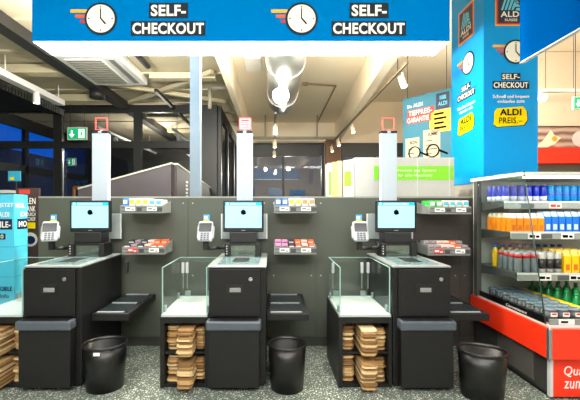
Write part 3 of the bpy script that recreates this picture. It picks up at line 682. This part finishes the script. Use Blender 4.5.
def rack(x0, zf, kind, items, where, redtag=False):
    x1 = x0+.415; yf = 3.62; yb = 3.925
    o = thing('sweets_rack', (x0+.2, 3.78, zf-.01), where, 'rack')
    MB().box(x0+.006, x1-.006, yf+.012, yb, zf, zf+.008).build('shelf_plate', mat('rack_plate', (110, 112, 108), .4), o)
    MB().box(x0, x1, yf, yf+.012, zf-.0, zf+.075, .002).build('front_rail', GREYRAIL, o)
    for xx in (x0, x1-.006): MB().poly([(xx, yf+.012, zf), (xx, yb, zf), (xx, yb, zf+.12), (xx, yf+.012, zf+.075)], (.006, 0, 0)).build('side_panel', GREYRAIL, o)
    f = Fr((x0, yf, zf), (1, 0, 0))
    MB().rect(f, .01, .405, .05, .056, 0, .003).rect(f, .01, .405, .015, .02, 0, .003).build('rail_groove', DARKRAIL, o)
    for a in (.055, .265):
        t = MB().rect(f, a, a+.095, .022, .062, .003, .006).build('price_tag', mat('tag_red', (222, 60, 50), .5) if (redtag and a < .1) else WHITE, o)
        MB().rect(f, a+.01, a+.05, .036, .052, .006, .007).rect(f, a+.06, a+.085, .03, .04, .006, .007).build('tag_print', GREYRAIL if not redtag or a > .1 else WHITE, t)
    for a in (.165, .365): MB().rect(f, a, a+.05, .022, .058, .003, .005).build('dark_holder', DARKRAIL, o)
    n = len(items); pit = .395/n
    rows = 2 if kind == 'gum' else 2
    for j in range(rows):
        for i, it in enumerate(items):
            x = x0+.01+pit*(i+.5); y = yf+.07+j*.11
            short = where.split(' rack of ')[1] if ' rack of ' in where else where
            if kind == 'gum': SW[it].put((x, y, zf+.0085), 0, desc[it]+' in the '+short, desc[it]+'s in the '+short)
            else:
                for lv in range(3+j):
                    SW[it].put((x, y, zf+.0085+lv*.0305), 0, desc[it]+' in the '+short, desc[it]+'s in the '+short)
plc = ['right of the left monitor', 'right of the middle monitor', 'right of the right monitor']
G1 = ['bluew', 'whity', 'whity', 'whity', 'whitg', 'whitg']; S1 = ['dark', 'grey', 'dark', 'redw', 'orange', 'orange']
rack(PX(120, 3.62), 1.42, 'gum', ['bluew', 'whity', 'whity', 'whity', 'whitb', 'whitb'], 'grey wall rack of gum, upper, '+plc[0])
rack(PX(122, 3.62), 1.015, 'sw', S1, 'grey wall rack of sweets, lower, '+plc[0], True)
rack(PX(274, 3.62), 1.42, 'gum', ['bluew', 'bluew', 'whity', 'whity', 'whitg', 'whitg'], 'grey wall rack of gum, upper, '+plc[1])
rack(PX(274, 3.62), 1.015, 'sw', ['pink', 'pink', 'dark', 'orange', 'redw', 'orange'], 'grey wall rack of sweets, lower, '+plc[1])
rack(PX(429, 3.62), 1.41, 'gum', ['green', 'green', 'whitb', 'whitb', 'whitb', 'whitb'], 'grey wall rack of gum, upper, '+plc[2])
rack(PX(428, 3.62), 1.005, 'sw', ['grey', 'grey', 'redw', 'redw', 'orange', 'grey'], 'grey wall rack of sweets, lower, '+plc[2], True)
# ------------------------------------------------------------------ refrigerated cooler
o = thing('open_cooler', (2.65, 3.3, 0), 'red and black open drinks cooler with glass side at right', 'fridge')
CL, CR, CF, CB = 2.09, 3.3, 2.79, 3.9
MB().box(CL+.05, CR, CF+.09, CB, .04, .33).build('base', mat('cooler_base', (52, 52, 50), .5), o)
MB().box(CL+.07, CR, CF+.12, CB-.05, 0, .04).build('foot', DEEP, o)
MB().box(CL+.042, CL+.05, 3.02, 3.5, .07, .31).build('vent_grille', GRILLE, o)
MB().box(CL, CL+.03, CF+.03, CB, .33, .56, .003).box(CL+.025, CR, CF, CF+.03, .33, .56, .003).build('red_band', RED, o)
MB().box(CL-.002, CL+.024, CF-.002, CF+.029, .328, .562, .004).build('corner_trim', STEEL, o)
MB().box(CL+.075, CR, CF+.06, CF+.088, .02, .328).build('front_panel', RED, o)
MB().box(CL+.05, CL+.074, CF+.058, CF+.088, .02, .328).build('panel_trim', PALE, o)
fq = Fr((0, CF+.06, 0), (1, 0, 0)); dq = CF+.06
MB().text(fq, 'Qua', PX(564, dq), PX(583, dq), PZ(377, dq), PZ(366, dq), 0, .003, .0, .15).text(fq, 'zum', PX(564, dq), PX(583, dq), PZ(388.5, dq), PZ(381, dq), 0, .003, .0, .15).build('handwriting', WHITE, o)
MB().box(CL+.03, CR, CF+.03, CB, .5, .575).build('deck', COOLWHITE, o)
MB().box(CL+.03, CL+.045, CF+.09, 3.8, .576, .625).build('deck_side_strip', INK, o)
fd = Fr((CL+.03, 3.3, .6), (0, -1, 0)); MB().text(fd, 'Convenience', -.05, .22, -.012, .012, 0, .002, .0).build('strip_lettering', WHITE, o)
MB().box(CL+.045, CR, CF+.05, CF+.065, .575, .62, .002).build('front_rail', GREYRAIL, o)
fr_ = Fr((0, CF+.05, 0), (1, 0, 0))
for a in (2.2, 2.5):
    t = MB().rect(fr_, a, a+.12, .58, .618, 0, .004).build('price_tag', WHITE, o); MB().rect(fr_, a+.015, a+.07, .592, .608, .004, .005).build('tag_print', INK, t)
MB().box(CL+.03, CR, CB-.06, CB, .575, 1.74).build('back_panel', mat('cooler_back', (190, 194, 186), .5), o)
MB().box(CL+.005, CL+.05, CB-.12, CB-.06, .576, 1.74).build('post', DARKRAIL, o)
MB().box(CL+.0, CR, 3.09, CB, 1.742, 1.775, .006).build('canopy', COOLWHITE, o)
MB().box(CL+.08, CR-.03, 3.14, 3.2, 1.73, 1.742).build('light_strip', mat('cooler_lamp', (255, 255, 250), .5, emit=15), o)
g = MB().poly([(CL+.012, CF+.06, .58), (CL+.012, CB-.13, .58), (CL+.012, CB-.13, 1.74), (CL+.012, 3.09, 1.74)], (.006, 0, 0)).build('side_glass', GLASS, o)
MB().tube([(CL+.015, CF+.055, .58), (CL+.015, 3.085, 1.75)], .005, 8).tube([(CL+.015, 3.085, 1.776), (CL+.015, CB-.02, 1.776)], .006, 8).build('glass_edge', mat('dark_edge', (40, 70, 66), .3), g)
SH = [(1.53, 3.43), (1.255, 3.34), (.90, 3.25)]
for k, (z, y) in enumerate(SH):
    s = MB().box(CL+.06, CR, y, CB-.061, z-.02, z).build('shelf', COOLGREY, o)
    MB().box(CL+.06, CR, y-.012, y-.0, z-.065, z-.012, .002).build('price_rail', mat('price_rail_grey', (150, 154, 148), .4), s)
    MB().box(CL+.06, CR, y-.014, y, z-.0115, z+.004).build('shelf_lip', COOLWHITE, s)
    MB().poly([(CL+.052, y, z-.005), (CL+.052, CB-.06, z-.005), (CL+.052, CB-.06, z-.1), (CL+.052, y, z-.04)], (.007, 0, 0)).build('bracket', DARKRAIL, s)
    f = Fr((0, y-.012, z), (1, 0, 0))
    for px, rd in ([(548, 1)], [(527, 0), (560, 0)], [(537, 0), (568, 0)])[k]:
        a = PX(px, y); t = MB().rect(f, a, a+.115, -.062, -.012, 0, .004).build('price_tag', mat('tag_pink', (250, 214, 204), .5) if rd else WHITE, s)
        MB().rect(f, a+.012, a+.06, -.05, -.025, .004, .005).rect(f, a+.07, a+.1, -.05, -.03, .004, .005).build('tag_print', LRED if rd else INK, t)
    MB().rect(f, 2.3+.1*k, 2.42+.1*k, -.058, -.018, 0, .002).build('dark_insert', COOLGREY, s)
def can(r, h, m, m2, nm='drink_can', band=(.3, .45), top=STEEL):
    o = MB().lathe([(r*.8, 0), (r, h*.04), (r, h*.92), (r*.82, h*.99), (r*.8, h)], (0, 0, 0), 16).build(nm, m, loc=(0, 0, 0)); tag(o, 'x', 'drink')
    b = MB().lathe([(r*1.02, h*band[0]), (r*1.02, h*band[1])], (0, 0, 0), 16).build('printed_band', m2, o)
    MB().cyl((0, 0, h), (0, 0, h+.002), r*.75, seg=14).build('lid', top, o); return Proto(o)
CANB = can(.031, .15, mat('can_blue', (10, 40, 180), .3), mat('can_silver', (200, 205, 220), .3), band=(.02, .34))
CANC = can(.031, .15, mat('can_cyan', (20, 140, 215), .3), mat('can_violet', (130, 70, 200), .3), band=(.42, .5))
SLIM = can(.030, .17, mat('can_grey', (120, 128, 132), .35), mat('can_red', (205, 30, 36), .35), band=(.76, .93), top=PALE)
SLIM2 = can(.030, .17, mat('can_grey2', (176, 178, 170), .35), mat('can_black', (40, 40, 42), .35), band=(.2, .72), top=PALE)
def carton(nm, w, d, h, m, mtop, m2=None, label=None):
    o = MB().box(-w/2, w/2, -d/2, d/2, 0, h, .003).build(nm, m, loc=(0, 0, 0)); tag(o, 'x', 'drink')
    MB().poly([(-w/2*.9, -d/2*.9, h), (-w/2*.9, d/2*.9, h), (-w/2*.9, 0, h+.042)], (w*.9, 0, 0)).build('gable_top', mtop, o)
    if m2: MB().box(-w*.3, w*.3, -d/2-.001, -d/2, h*.15, h*.5).build('print_panel', m2, o)
    return Proto(o)
ORC = carton('juice_carton', .056, .06, .125, mat('juice_orange', (246, 140, 20), .4), mat('film_white', (226, 220, 205), .3), mat('juice_print', (214, 110, 20), .4))
BLC = carton('milk_drink_carton', .056, .06, .14, mat('milk_blue', (20, 110, 215), .4), mat('film_blue', (170, 205, 235), .3), mat('milk_print', (190, 220, 245), .4))
YEC = carton('yellow_drink_carton', .06, .06, .15, mat('choc_yellow', (252, 205, 20), .4), mat('film_yellow', (245, 215, 110), .3), mat('choc_print', (226, 110, 30), .4))
o = MB().lathe([(.026, 0), (.03, .01), (.03, .14), (.016, .185), (.014, .19)], (0, 0, 0), 16).build('juice_bottle', mat('bottle_yellow', (250, 200, 40), .25), loc=(0, 0, 0)); tag(o, 'x', 'drink')
MB().cyl((0, 0, .19), (0, 0, .215), .018, seg=14).build('cap', mat('cap_blue', (30, 90, 200), .4), o); YEB = Proto(o)
for i in range(11):
    for j in range(4):
        x = 2.19+.07*i; y = 3.47+.078*j
        (CANB if i < 6 else CANC).put((x, y, 1.5305), 0, ('dark blue and silver' if i < 6 else 'light blue')+' drink can on the top cooler shelf', ('dark blue' if i < 6 else 'light blue')+' cans on the top cooler shelf')
for i in range(11):
    for j in range(5):
        x = 2.19+.063*i; y = 3.385+.075*j
        (ORC if i < 5 else BLC).put((x, y, 1.2555), 0, ('orange juice carton' if i < 5 else 'bright blue carton with pale print')+' on the second cooler shelf', ('orange' if i < 5 else 'blue')+' cartons on the second cooler shelf')
for i in range(10):
    for j in range(5):
        x = 2.19+.07*i; y = 3.295+.078*j
        if j == 4: YEB.put((x, y+.02, .9005), 0, 'yellow bottle with blue cap at the back of the third shelf', 'yellow bottles on the third cooler shelf')
        elif i < 3: SLIM.put((x, y, .9005), 0, 'slim grey can with red band on the third cooler shelf', 'grey and red slim cans')
        elif i < 6: SLIM2.put((x, y, .9005), 0, 'slim pale can with dark print on the third cooler shelf', 'pale and dark slim cans')
        else: YEC.put((x, y, .9005), 0, 'yellow carton with orange print on the third cooler shelf', 'yellow cartons on the third cooler shelf')
o = MB().lathe([(.036, 0), (.04, .01), (.045, .095)], (0, 0, 0), 18).build('dessert_cup', mat('cup_brown', (86, 70, 66), .3), loc=(0, 0, 0)); tag(o, 'x', 'dessert')
MB().lathe([(.0412, .02), (.0455, .08)], (0, 0, 0), 18).build('cup_label', mat('cup_label', (74, 80, 88), .4), o)
MB().lathe([(.0475, .095), (.0475, .101), (.035, .112), (.033, .112)], (0, 0, 0), 18).build('lid', mat('lid_clear', (100, 118, 130), .2), o)
MB().box(-.026, .026, -.0475, -.0455, .052, .084).build('logo_patch', WHITE, o)
MB().box(-.018, .018, -.0485, -.0476, .066, .079).build('logo_mark', LRED, o); CUP = Proto(o)
for i in range(3):
    for j in range(8): CUP.put((2.195+.096*i, 2.925+.105*j, .5755), 0, 'clear lidded dessert cup with pale label on the cooler deck', 'dessert cups on the cooler deck')
o = MB().box(-.035, .035, -.045, .045, 0, .1, .012).build('yellow_pouch', mat('pouch_yellow', (252, 204, 30), .4), loc=(0, 0, 0)); tag(o, 'x', 'pouch'); PCH = Proto(o)
for j in range(8): PCH.put((2.485, 2.93+.1*j, .5755), 0, 'yellow pouch in the row beside the dessert cups', 'yellow pouches on the cooler deck')
o = MB().lathe([(.03, 0), (.036, .01), (.036, .1), (.015, .14), (.013, .16)], (0, 0, 0), 16).build('green_bottle', mat('bottle_green', (20, 130, 70), .2), loc=(0, 0, 0)); tag(o, 'x', 'drink')
MB().lathe([(.0368, .03), (.0368, .075)], (0, 0, 0), 16).build('bottle_label', WHITE, o); MB().cyl((0, 0, .16), (0, 0, .178), .016, seg=12).build('cap', mat('cap_green', (10, 150, 80), .4), o); GB = Proto(o)
for i in range(5):
    for j in range(7): GB.put((2.57+.085*i, 3.02+.105*j, .5755), 0, 'green bottle with white label on the cooler deck', 'green bottles on the cooler deck')
# ------------------------------------------------------------------ light blue display at the left
o = thing('display_totem', (-3.0, 4.1, 0), 'light blue square display tower with white lettering at far left', 'display')
TX = PX(14, 3.95); TW = .42
MB().box(TX-TW, TX, 3.95, 4.17, 0, 1.615).build('tower', mat('totem_cyan', (80, 200, 232), .45, var=.03, scale=3), o)
ft = Fr((TX-TW, 3.95, 0), (1, 0, 0)); fs = Fr((TX, 3.95, 0), (0, 1, 0))
# lettering on both faces
def tz(py): return EYE-(py-VY)/(F/3.95)
MB().text(ft, 'JETZT', .27, .415, tz(208), tz(203)).text(ft, 'ALDI', .26, .37, tz(217), tz(212)).build('lettering', WHITE, o)
MB().rect(ft, .22, .40, tz(229.5), tz(219)).build('lettering_box', NAVY, o); MB().text(ft, 'BILE-', .235, .385, tz(227.5), tz(221.5)).build('lettering', WHITE, o)
MB().rect(ft, .26, .33, tz(239.5), tz(233.5)).build('lettering_box', NAVY, o); MB().text(ft, 'O', .28, .31, tz(238.5), tz(234.5)).build('lettering', WHITE, o)
MB().text(ft, 'MOBILE', .24, .4, tz(291), tz(286.5)).text(ft, 'Info', .27, .37, tz(298), tz(294)).build('lettering', NAVY, o)
MB().text(fs, 'HOL', .02, .17, tz(208), tz(203)).text(fs, 'DI', .1, .2, tz(217), tz(212)).build('lettering', WHITE, o)
MB().rect(fs, .05, .215, tz(229.5), tz(219)).build('lettering_box', NAVY, o); MB().text(fs, 'MO', .07, .2, tz(227.5), tz(221.5)).build('lettering', WHITE, o)
MB().box(TX-TW-.002, TX+.002, 3.948, 4.172, 1.05, 1.056).box(TX-TW-.002, TX+.002, 3.948, 4.172, .73, .735).build('panel_joint', mat('joint_cyan', (50, 150, 190), .5), o)
yq = 4.5
o = thing('poster_stand', (PX(31, yq), 4.52, 0), 'dark brown poster board with white chalk lettering left of the partition', 'poster')
MB().box(PX(16, yq), PX(38.5, yq), yq, yq+.04, 0, PZ(188, yq)).build('board', mat('poster_brown', (62, 46, 42), .6), o)
fp = Fr((0, yq, 0), (1, 0, 0))
t = MB()
for s_, y0, y1, xa in (('LEN', 198, 204, 27), ('ANK', 206, 211.5, 27), ('DURCH', 212.5, 216, 27), ('SCHUF', 217, 221, 26.5)): t.text(fp, s_, PX(xa, yq), PX(35.5, yq), PZ(y1, yq), PZ(y0, yq), .001, .003, 0)
t.build('chalk_lettering', WHITE, o)
MB().rect(fp, PX(26.5, yq), PX(35.3, yq), PZ(228.5, yq), PZ(222.5, yq)).build('yellow_patch', YEL, o)
MB().disc(fp, PX(30.5, yq), PZ(239.5, yq), .085).build('round_picture', PALE, o); MB().disc(fp, PX(30.5, yq), PZ(240, yq), .05, .003, .004, sx=1.2).build('picture_motif', NAVY, o)
MB().rect(fp, PX(19, yq), PX(30, yq), PZ(194, yq), PZ(189.5, yq)).build('red_print', mat('print_red', (190, 60, 50), .6), o)
# small dim things in the lobby
o = thing('promotional_sign', (PX(14, 7), 7.02, 0), 'small teal sign on a dark stand above the light blue display', 'sign')
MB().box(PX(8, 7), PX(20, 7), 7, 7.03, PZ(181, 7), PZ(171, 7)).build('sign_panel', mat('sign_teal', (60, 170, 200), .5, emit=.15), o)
MB().box(PX(13.5, 7), PX(15, 7), 7.03, 7.06, 0, PZ(172, 7)).box(PX(9, 7), PX(19, 7), 6.95, 7.2, 0, .02).build('stand', DARKSTEEL, o)
MB().box(PX(10, 7), PX(14, 7), 6.995, 7, PZ(180, 7), PZ(177, 7)).build('yellow_print', YEL, o)
o = thing('display_shelf', (PX(4, 6.2), 6.4, 0), 'dim pale shelf behind the light blue display', 'shelf')
MB().box(-4.8, PX(9, 6.2), 6.2, 6.6, PZ(193, 6.2), PZ(190, 6.2)).build('shelf_board', PALE, o); MB().box(-4.8, PX(9, 6.2), 6.55, 6.6, 0, PZ(193, 6.2)).build('back_board', mat('dim_red', (120, 50, 40), .6), o)
o = thing('orange_barrier', (PX(82, 9.5), 9.5, 0), 'orange tubular barrier seen through the lobby glass', 'barrier')
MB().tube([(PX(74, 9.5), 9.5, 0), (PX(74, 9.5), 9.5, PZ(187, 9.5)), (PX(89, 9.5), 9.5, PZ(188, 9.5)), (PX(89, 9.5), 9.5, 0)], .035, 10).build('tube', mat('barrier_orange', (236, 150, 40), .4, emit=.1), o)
# parapet
o = thing('sloping_parapet', (-2, 5.3, 0), 'dark sloping stair parapet with pale edge behind the left kiosk', 'parapet')
yq = 5.0; A = (PX(78, yq), PZ(189.5, yq)); B = (PX(171, yq), PZ(164, yq))
MB().poly([(A[0], yq, 0), (B[0], yq, 0), (B[0], yq, B[1]), (A[0], yq, A[1])], (0, .08, 0)).build('front_face', mat('parapet_dark', (58, 54, 58), .5, var=.15, scale=6), o)
MB().poly([(B[0], yq+.08, 0), (B[0], 8.0, 0), (B[0], 8.0, 1.86), (B[0], yq+.08, B[1])], (.06, 0, 0)).build('side_face', mat('parapet_side', (48, 40, 40), .5), o)
MB().poly([(A[0], yq-.01, A[1]), (B[0]+.01, yq-.01, B[1]), (B[0]+.01, yq-.01, B[1]+.022), (A[0], yq-.01, A[1]+.022)], (0, .1, 0)).poly([(B[0]-.01, yq+.09, B[1]), (B[0]-.01, 8.0, 1.86), (B[0]-.01, 8.0, 1.882), (B[0]-.01, yq+.09, B[1]+.022)], (.08, 0, 0)).build('edge_rail', PARTCAP, o)
fz = Fr((B[0]+.061, 5.6, 0), (0, 1, 0))
t = MB()
for k in range(5): t.rect(fz, .0, .14-.03*(k % 2), 1.62+k*.055, 1.65+k*.055)
t.build('pale_print', PALE, o)
# exit signs
def exit_sign(x, y, z, w, h, label, hang):
    o = thing('exit_sign', (x, y, z), label, 'exit sign')
    MB().box(x-w/2, x+w/2, y, y+.04, z, z+h, .004).build('housing', PALE, o)
    f = Fr((x, y, z), (1, 0, 0)); MB().rect(f, -w*.46, w*.46, h*.08, h*.92, 0, .003).build('sign_face', GREENL, o)
    p = MB().slab(f, [(-w*.3, h*.75), (-w*.22, h*.75), (-w*.22, h*.45), (-w*.12, h*.45), (-w*.26, h*.18), (-w*.4, h*.45), (-w*.3, h*.45)], .003, .005)
    p.rect(f, w*.08, w*.38, h*.16, h*.84, .003, .004).build('arrow_and_door', WHITEL, o)
    m = MB().disc(f, w*.26, h*.72, h*.07, .004, .006, seg=10).slab(f, [(w*.17, h*.6), (w*.3, h*.63), (w*.26, h*.4), (w*.33, h*.22), (w*.29, h*.2), (w*.21, h*.38), (w*.12, h*.25), (w*.1, h*.29), (w*.19, h*.45)], .004, .006)
    m.build('running_figure', GREENL, o)
    MB().cyl((x-w*.35, y+.02, z+h), (x-w*.35, y+.02, hang), .005, seg=6).cyl((x+w*.35, y+.02, z+h), (x+w*.35, y+.02, hang), .005, seg=6).build('hanger', DARKSTEEL, o)
yq = 7.9; exit_sign(PX(77, yq), yq, PZ(140, yq), .42, PZ(128, yq)-PZ(140, yq)+.02, 'green exit sign with down arrow hanging before the dark glazing', 3.8)
yq = 11.2; exit_sign(PX(71.5, yq), yq, PZ(166, yq), .26, .25, 'dim green exit sign deeper in the lobby', 3.8)
yq = 5.6; exit_sign(PX(583, yq), yq, PZ(109.5, yq), .28, .2, 'green exit sign at the right edge above the cooler', 4.5)
# ------------------------------------------------------------------ cartons behind the partition
o = tag(MB().box(.6, 2.3, 4.1, 4.75, 0, 1.56).build('storage_cabinet', PART), 'low cabinet hidden behind the partition carrying the white cartons', 'cabinet')
yq = 4.2
o = thing('white_carton', (1.6, 4.45, 1.561), 'long white carton with wide green label behind the right kiosk', 'box')
a, b = PX(355, yq), 2.07; zt = PZ(157.5, yq)
CW = mat('carton_white', (186, 186, 182), .6)
MB().box(a, b, yq, yq+.5, 1.561, zt, .004).build('box', CW, o)
fc = Fr((0, yq, 0), (1, 0, 0)); LG = mat('label_green', (126, 206, 40), .5)
MB().rect(fc, PX(374, yq), b-.01, PZ(180, yq), PZ(166, yq), .0, .002).build('green_label', LG, o)
for wd, xa, xb, ya, yb in (('Kompakt', 397, 412, 172, 169), ('mit', 414, 420, 171.7, 169), ('System', 422, 436, 172, 169), ('für', 398, 403, 176.5, 174), ('alle', 405, 412, 176.5, 174), ('Haushalte', 414, 432, 176.5, 174)):
    MB().text(fc, wd, PX(xa, yq), PX(xb, yq), PZ(ya, yq), PZ(yb, yq), .002, .003, 0).build('label_lettering', WHITE, o)
o2 = MB().box(PX(417, yq), PX(417.8, yq), yq-.003, yq, 1.561, zt).box(PX(449, yq), PX(449.8, yq), yq-.003, yq, 1.561, zt); o2.build('seam', PALE, o)
o = thing('white_carton', (1.15, 4.5, 1.561), 'white carton with small green patch turned left of the long carton', 'box')
a, b = PX(345.5, yq), PX(354.5, yq)
MB().poly([(b-.002, yq, 1.561), (b-.002, yq+.45, 1.561), (a+.06, yq+.45, 1.561), (a+.0, yq+.12, 1.561)], (0, 0, zt-1.58)).build('box', CW, o)
d = Vector((b-.002-a, -.12, 0)); fg = Fr((a, yq+.12, 1.561), d)
MB().rect(fg, .015, .115, .16, .33, .001, .003).build('green_patch', LG, o)
for k, (p0, p1, m, l, yy, zz) in enumerate(((327.9, 331.9, WHITE, 'slim white upright carton with green edge left of the white cartons', 4.4, 163), (332.4, 337.2, mat('carton_tan', (214, 176, 120), .7), 'tan cardboard carton between slim white cartons', 4.38, 162), (337.7, 342.3, mat('carton_cream', (222, 198, 150), .7), 'pale tan carton touching the turned white carton', 4.36, 161))):
    o = thing('upright_carton', (PX((p0+p1)/2, yy), yy+.1, 1.561), l, 'box')
    MB().box(PX(p0, yy), PX(p1, yy), yy, yy+.2, 1.561, PZ(zz, yy), .003).build('box', m, o)
    if k == 0: MB().box(PX(p0, yy)+.01, PX(p1, yy)-.008, yy-.002, yy, 1.62, 1.9).build('green_label', LG, o)
# ------------------------------------------------------------------ hanging poster
A = Vector((PX(403, 6.0), 6.0, 0)); B = Vector((PX(452, 5.4), 5.4, 0)); W = (B-A).length
o = thing('hanging_poster', ((A+B)/2).to_tuple()[:2]+(1.9,), 'large teal hanging poster with yellow bubble and two receipts', 'poster')
fh = Fr(A, B-A); Z0, Z1 = 1.95, 3.22
MB().rect(fh, 0, W, Z0, Z1, -.02, 0).build('board', TEAL, o)
MB().text(fh, 'Die', W*.1, W*.2, 3.05, 3.10).build('lettering', LETTER, o); MB().text(fh, 'ALDI', W*.23, W*.43, 3.05, 3.11).build('lettering', LETTER, o); MB().text(fh, 'TIEFPREIS-', W*.13, W*.62, 2.92, 3.0, .005, .007).build('lettering', LETTER, o); MB().text(fh, 'GARANTIE', W*.1, W*.56, 2.81, 2.89, .005, .007).build('lettering', LETTER, o)
MB().rect(fh, W*.1, W*.66, 2.905, 3.015).rect(fh, W*.08, W*.6, 2.795, 2.9).build('lettering_box', mat('print_red', (190, 60, 50), .6), o)
MB().slab(fh, [(W*.62, 2.6), (W*.98, 2.6), (W*.98, 2.93), (W*.62, 2.93), (W*.57, 2.85), (W*.57, 2.68)]).build('yellow_bubble', mat('bubble_yellow', (240, 200, 40), .5), o)
t = MB()
for k in range(4): t.rect(fh, W*.66, W*(.9-.05*(k % 2)), 2.65+k*.07, 2.68+k*.07, .003, .005)
t.build('bubble_lettering', INK, o)
MB().rect(fh, W*.7, W*.95, 2.94, 3.18).build('logo_field', NAVY, o); MB().text(fh, 'ALDI', W*.74, W*.91, 2.99, 3.05).rect(fh, W*.76, W*.89, 3.08, 3.14).build('logo_text', CYAN, o)
for k, (xa, xb, za, zb) in enumerate(((.06, .36, 2.0, 2.57), (.44, .78, 2.1, 2.66))):
    MB().rect(fh, W*xa, W*xb, za, zb).build('receipt', PARCH, o)
    t = MB().text(fh, 'SUMME' if k else 'BON', W*(xa+.1), W*(xb-.05), zb-.1, zb-.05, .003, .004)
    for q_ in range(6): t.rect(fh, W*(xa+.05), W*(xb-.06-.05*(q_ % 3)), za+.06+q_*.065, za+.07+q_*.065, .003, .004)
    t.build('receipt_print', INK, o)
    MB().ring(fh, W*(xa+.2), 2.33+.0*k, .1, .014, .005, .02).build('magnifier_ring', INK, o)
    MB().slab(fh, [(W*(xa+.2)+.1, 2.31), (W*(xa+.2)+.22, 2.25), (W*(xa+.2)+.22, 2.28), (W*(xa+.2)+.1, 2.34)], .005, .02).build('magnifier_handle', INK, o)
MB().slab(fh, [(W*.72, 2.0), (W*.92, 2.1), (W*.95, 2.18), (W*.76, 2.1)]).build('price_badge', YEL, o)
MB().rect(fh, W*.3, W*.5, 1.99, 2.05).build('red_print', LRED, o)
MB().cyl(fh.p(W*.1, Z1), fh.p(W*.1, 4.5), .004, seg=6).cyl(fh.p(W*.9, Z1), fh.p(W*.9, 4.5), .004, seg=6).build('hanger', DARKSTEEL, o)
# ------------------------------------------------------------------ far right background
yq = 7.0
o = thing('wall_cooler', (6.1, 7.3, 0), 'tall cooler with bright red header and plank picture behind the column', 'fridge')
MB().box(4.75, 7.38, yq, yq+.8, 0, 2.27).build('body', mat('cooler_body', (150, 138, 122), .6), o)
MB().poly([(4.75, yq-.25, 2.27), (7.38, yq-.25, 2.27), (7.38, yq+.8, 2.27), (4.75, yq+.8, 2.27)], (0, 0, .29)).build('red_header', mat('header_red', (226, 44, 16), .5), o)
MB().box(4.75, 7.38, yq+.1, yq+.15, 2.57, 3.0).build('picture_panel', PLANKS, o)
f = Fr((0, yq+.1, 0), (1, 0, 0))
MB().slab(f, [(5.05, 2.6), (5.2, 2.75), (5.35, 2.95), (5.42, 2.85), (5.55, 2.8), (5.42, 2.68), (5.2, 2.58)]).build('picture_food', mat('picture_white', (238, 230, 205), .6), o)
MB().disc(f, 5.42, 2.78, .05, .003, .005).build('picture_spot', ORANGE, o)
MB().disc(f, 5.95, 2.78, .16, .001, .003, sx=1.2).build('picture_plate', mat('picture_plate', (225, 225, 225), .6), o)
fr2 = MB().box(4.75, 7.38, yq-.02, yq-.001, .3, 2.2); fr2.build('door_front', mat('cooler_dim', (104, 100, 92), .4), o)
struct(MB().poly([(4.4, yq+.2, 3.05), (7.38, yq+.2, 3.05), (7.38, yq+.2, 4.49), (4.4, yq+.2, 4.49)], (0, .2, 0)).build('trim_bulkhead', BEAM), 'cream bulkhead above the red cooler header')
o = thing('suspended_track', (5, 5, 3.2), 'white suspended light rail at the upper right', 'light')
yq = 5.9
MB().box(PX(538, yq), 7.2, yq, yq+.07, PZ(91.5, yq), PZ(88.5, yq)).build('rail', WHITE, o)
MB().cyl((PX(547, yq), yq+.03, PZ(88.5, yq)), (PX(547, yq), yq+.03, 4.5), .004, seg=6).cyl((PX(575, yq), yq+.03, PZ(88.5, yq)), (PX(575, yq), yq+.03, 4.5), .004, seg=6).build('hanger', DARKSTEEL, o)
spot(o, PX(541, yq), yq+.03, PZ(97, yq), (-.2, -1, -.3), 1.3)
o = MB().box(PX(556, 5.2), 7.2, 5.2, 5.27, 4.42, 4.5).build('ceiling_rail', WHITE); tag(o, 'white rail along the ceiling at the upper right corner', 'rail')
# ------------------------------------------------------------------ lights
def area(name, loc, sx, sy, power, col=(1, .95, .88), rot=(0, 0, 0)):
    l = bpy.data.lights.new(name, 'AREA'); l.shape = 'RECTANGLE'; l.size = sx; l.size_y = sy; l.energy = power; l.color = col
    o = bpy.data.objects.new(name, l); COL.objects.link(o); o.location = loc; o.rotation_euler = rot; return o
def point(name, loc, power, col=(1, .92, .8), r=.08):
    l = bpy.data.lights.new(name, 'POINT'); l.energy = power; l.color = col; l.shadow_soft_size = r
    o = bpy.data.objects.new(name, l); COL.objects.link(o); o.location = loc; return o
area('unseen_shop_fill', (-2.2, .2, 3.7), 3.0, 1.0, 100, (1, .97, .93))  # unseen area lamps added to light the floor and kiosk fronts
area('unseen_shop_fill', (1.6, .2, 3.7), 3.0, 1.0, 120, (1, .97, .93))
area('unseen_shop_fill', (-.2, -1.6, 3.5), 3.6, .5, 130, (1, .97, .93), (math.radians(55), 0, 0))
point('hidden_aisle_fill', (.75, 4.1, 3.2), 165, (1, .9, .74))  # added point lamps, kept out of sight, brightening ceiling and background
point('hidden_aisle_fill', (-.3, 4.1, 3.2), 130, (1, .9, .74))
point('hidden_aisle_fill', (3.5, 5.9, 2.9), 130, (1, .89, .72))
point('hidden_aisle_fill', (4.6, 4.0, 3.0), 90, (1, .9, .74))
point('hidden_aisle_fill', (-1.75, 3.9, 3.1), 250, (1, .94, .8))
point('added_lobby_fill', (-3.2, 10.5, 3.0), 150, (1, .85, .7), .1)  # added point lamp without a fixture, brightens the lobby
point('added_outdoor_fill', (.6, 14.2, 2.75), 420, (1, .92, .75), .05)  # added outdoor point lamps without fixtures, lift the facade from sky blue
point('added_outdoor_fill', (-4.5, 17.5, 3.2), 50, (.6, .85, 1), .06)
w = bpy.data.worlds.new('dusk'); SC.world = w; w.use_nodes = True
bgn = w.node_tree.nodes['Background']; bgn.inputs['Color'].default_value = (*lin((0, 104, 226)), 1); bgn.inputs['Strength'].default_value = 1.05
SC.view_settings.view_transform = 'Standard'; SC.view_settings.look = 'None'; SC.view_settings.gamma = 1; SC.view_settings.use_curve_mapping = False
SC.view_settings.exposure = .32
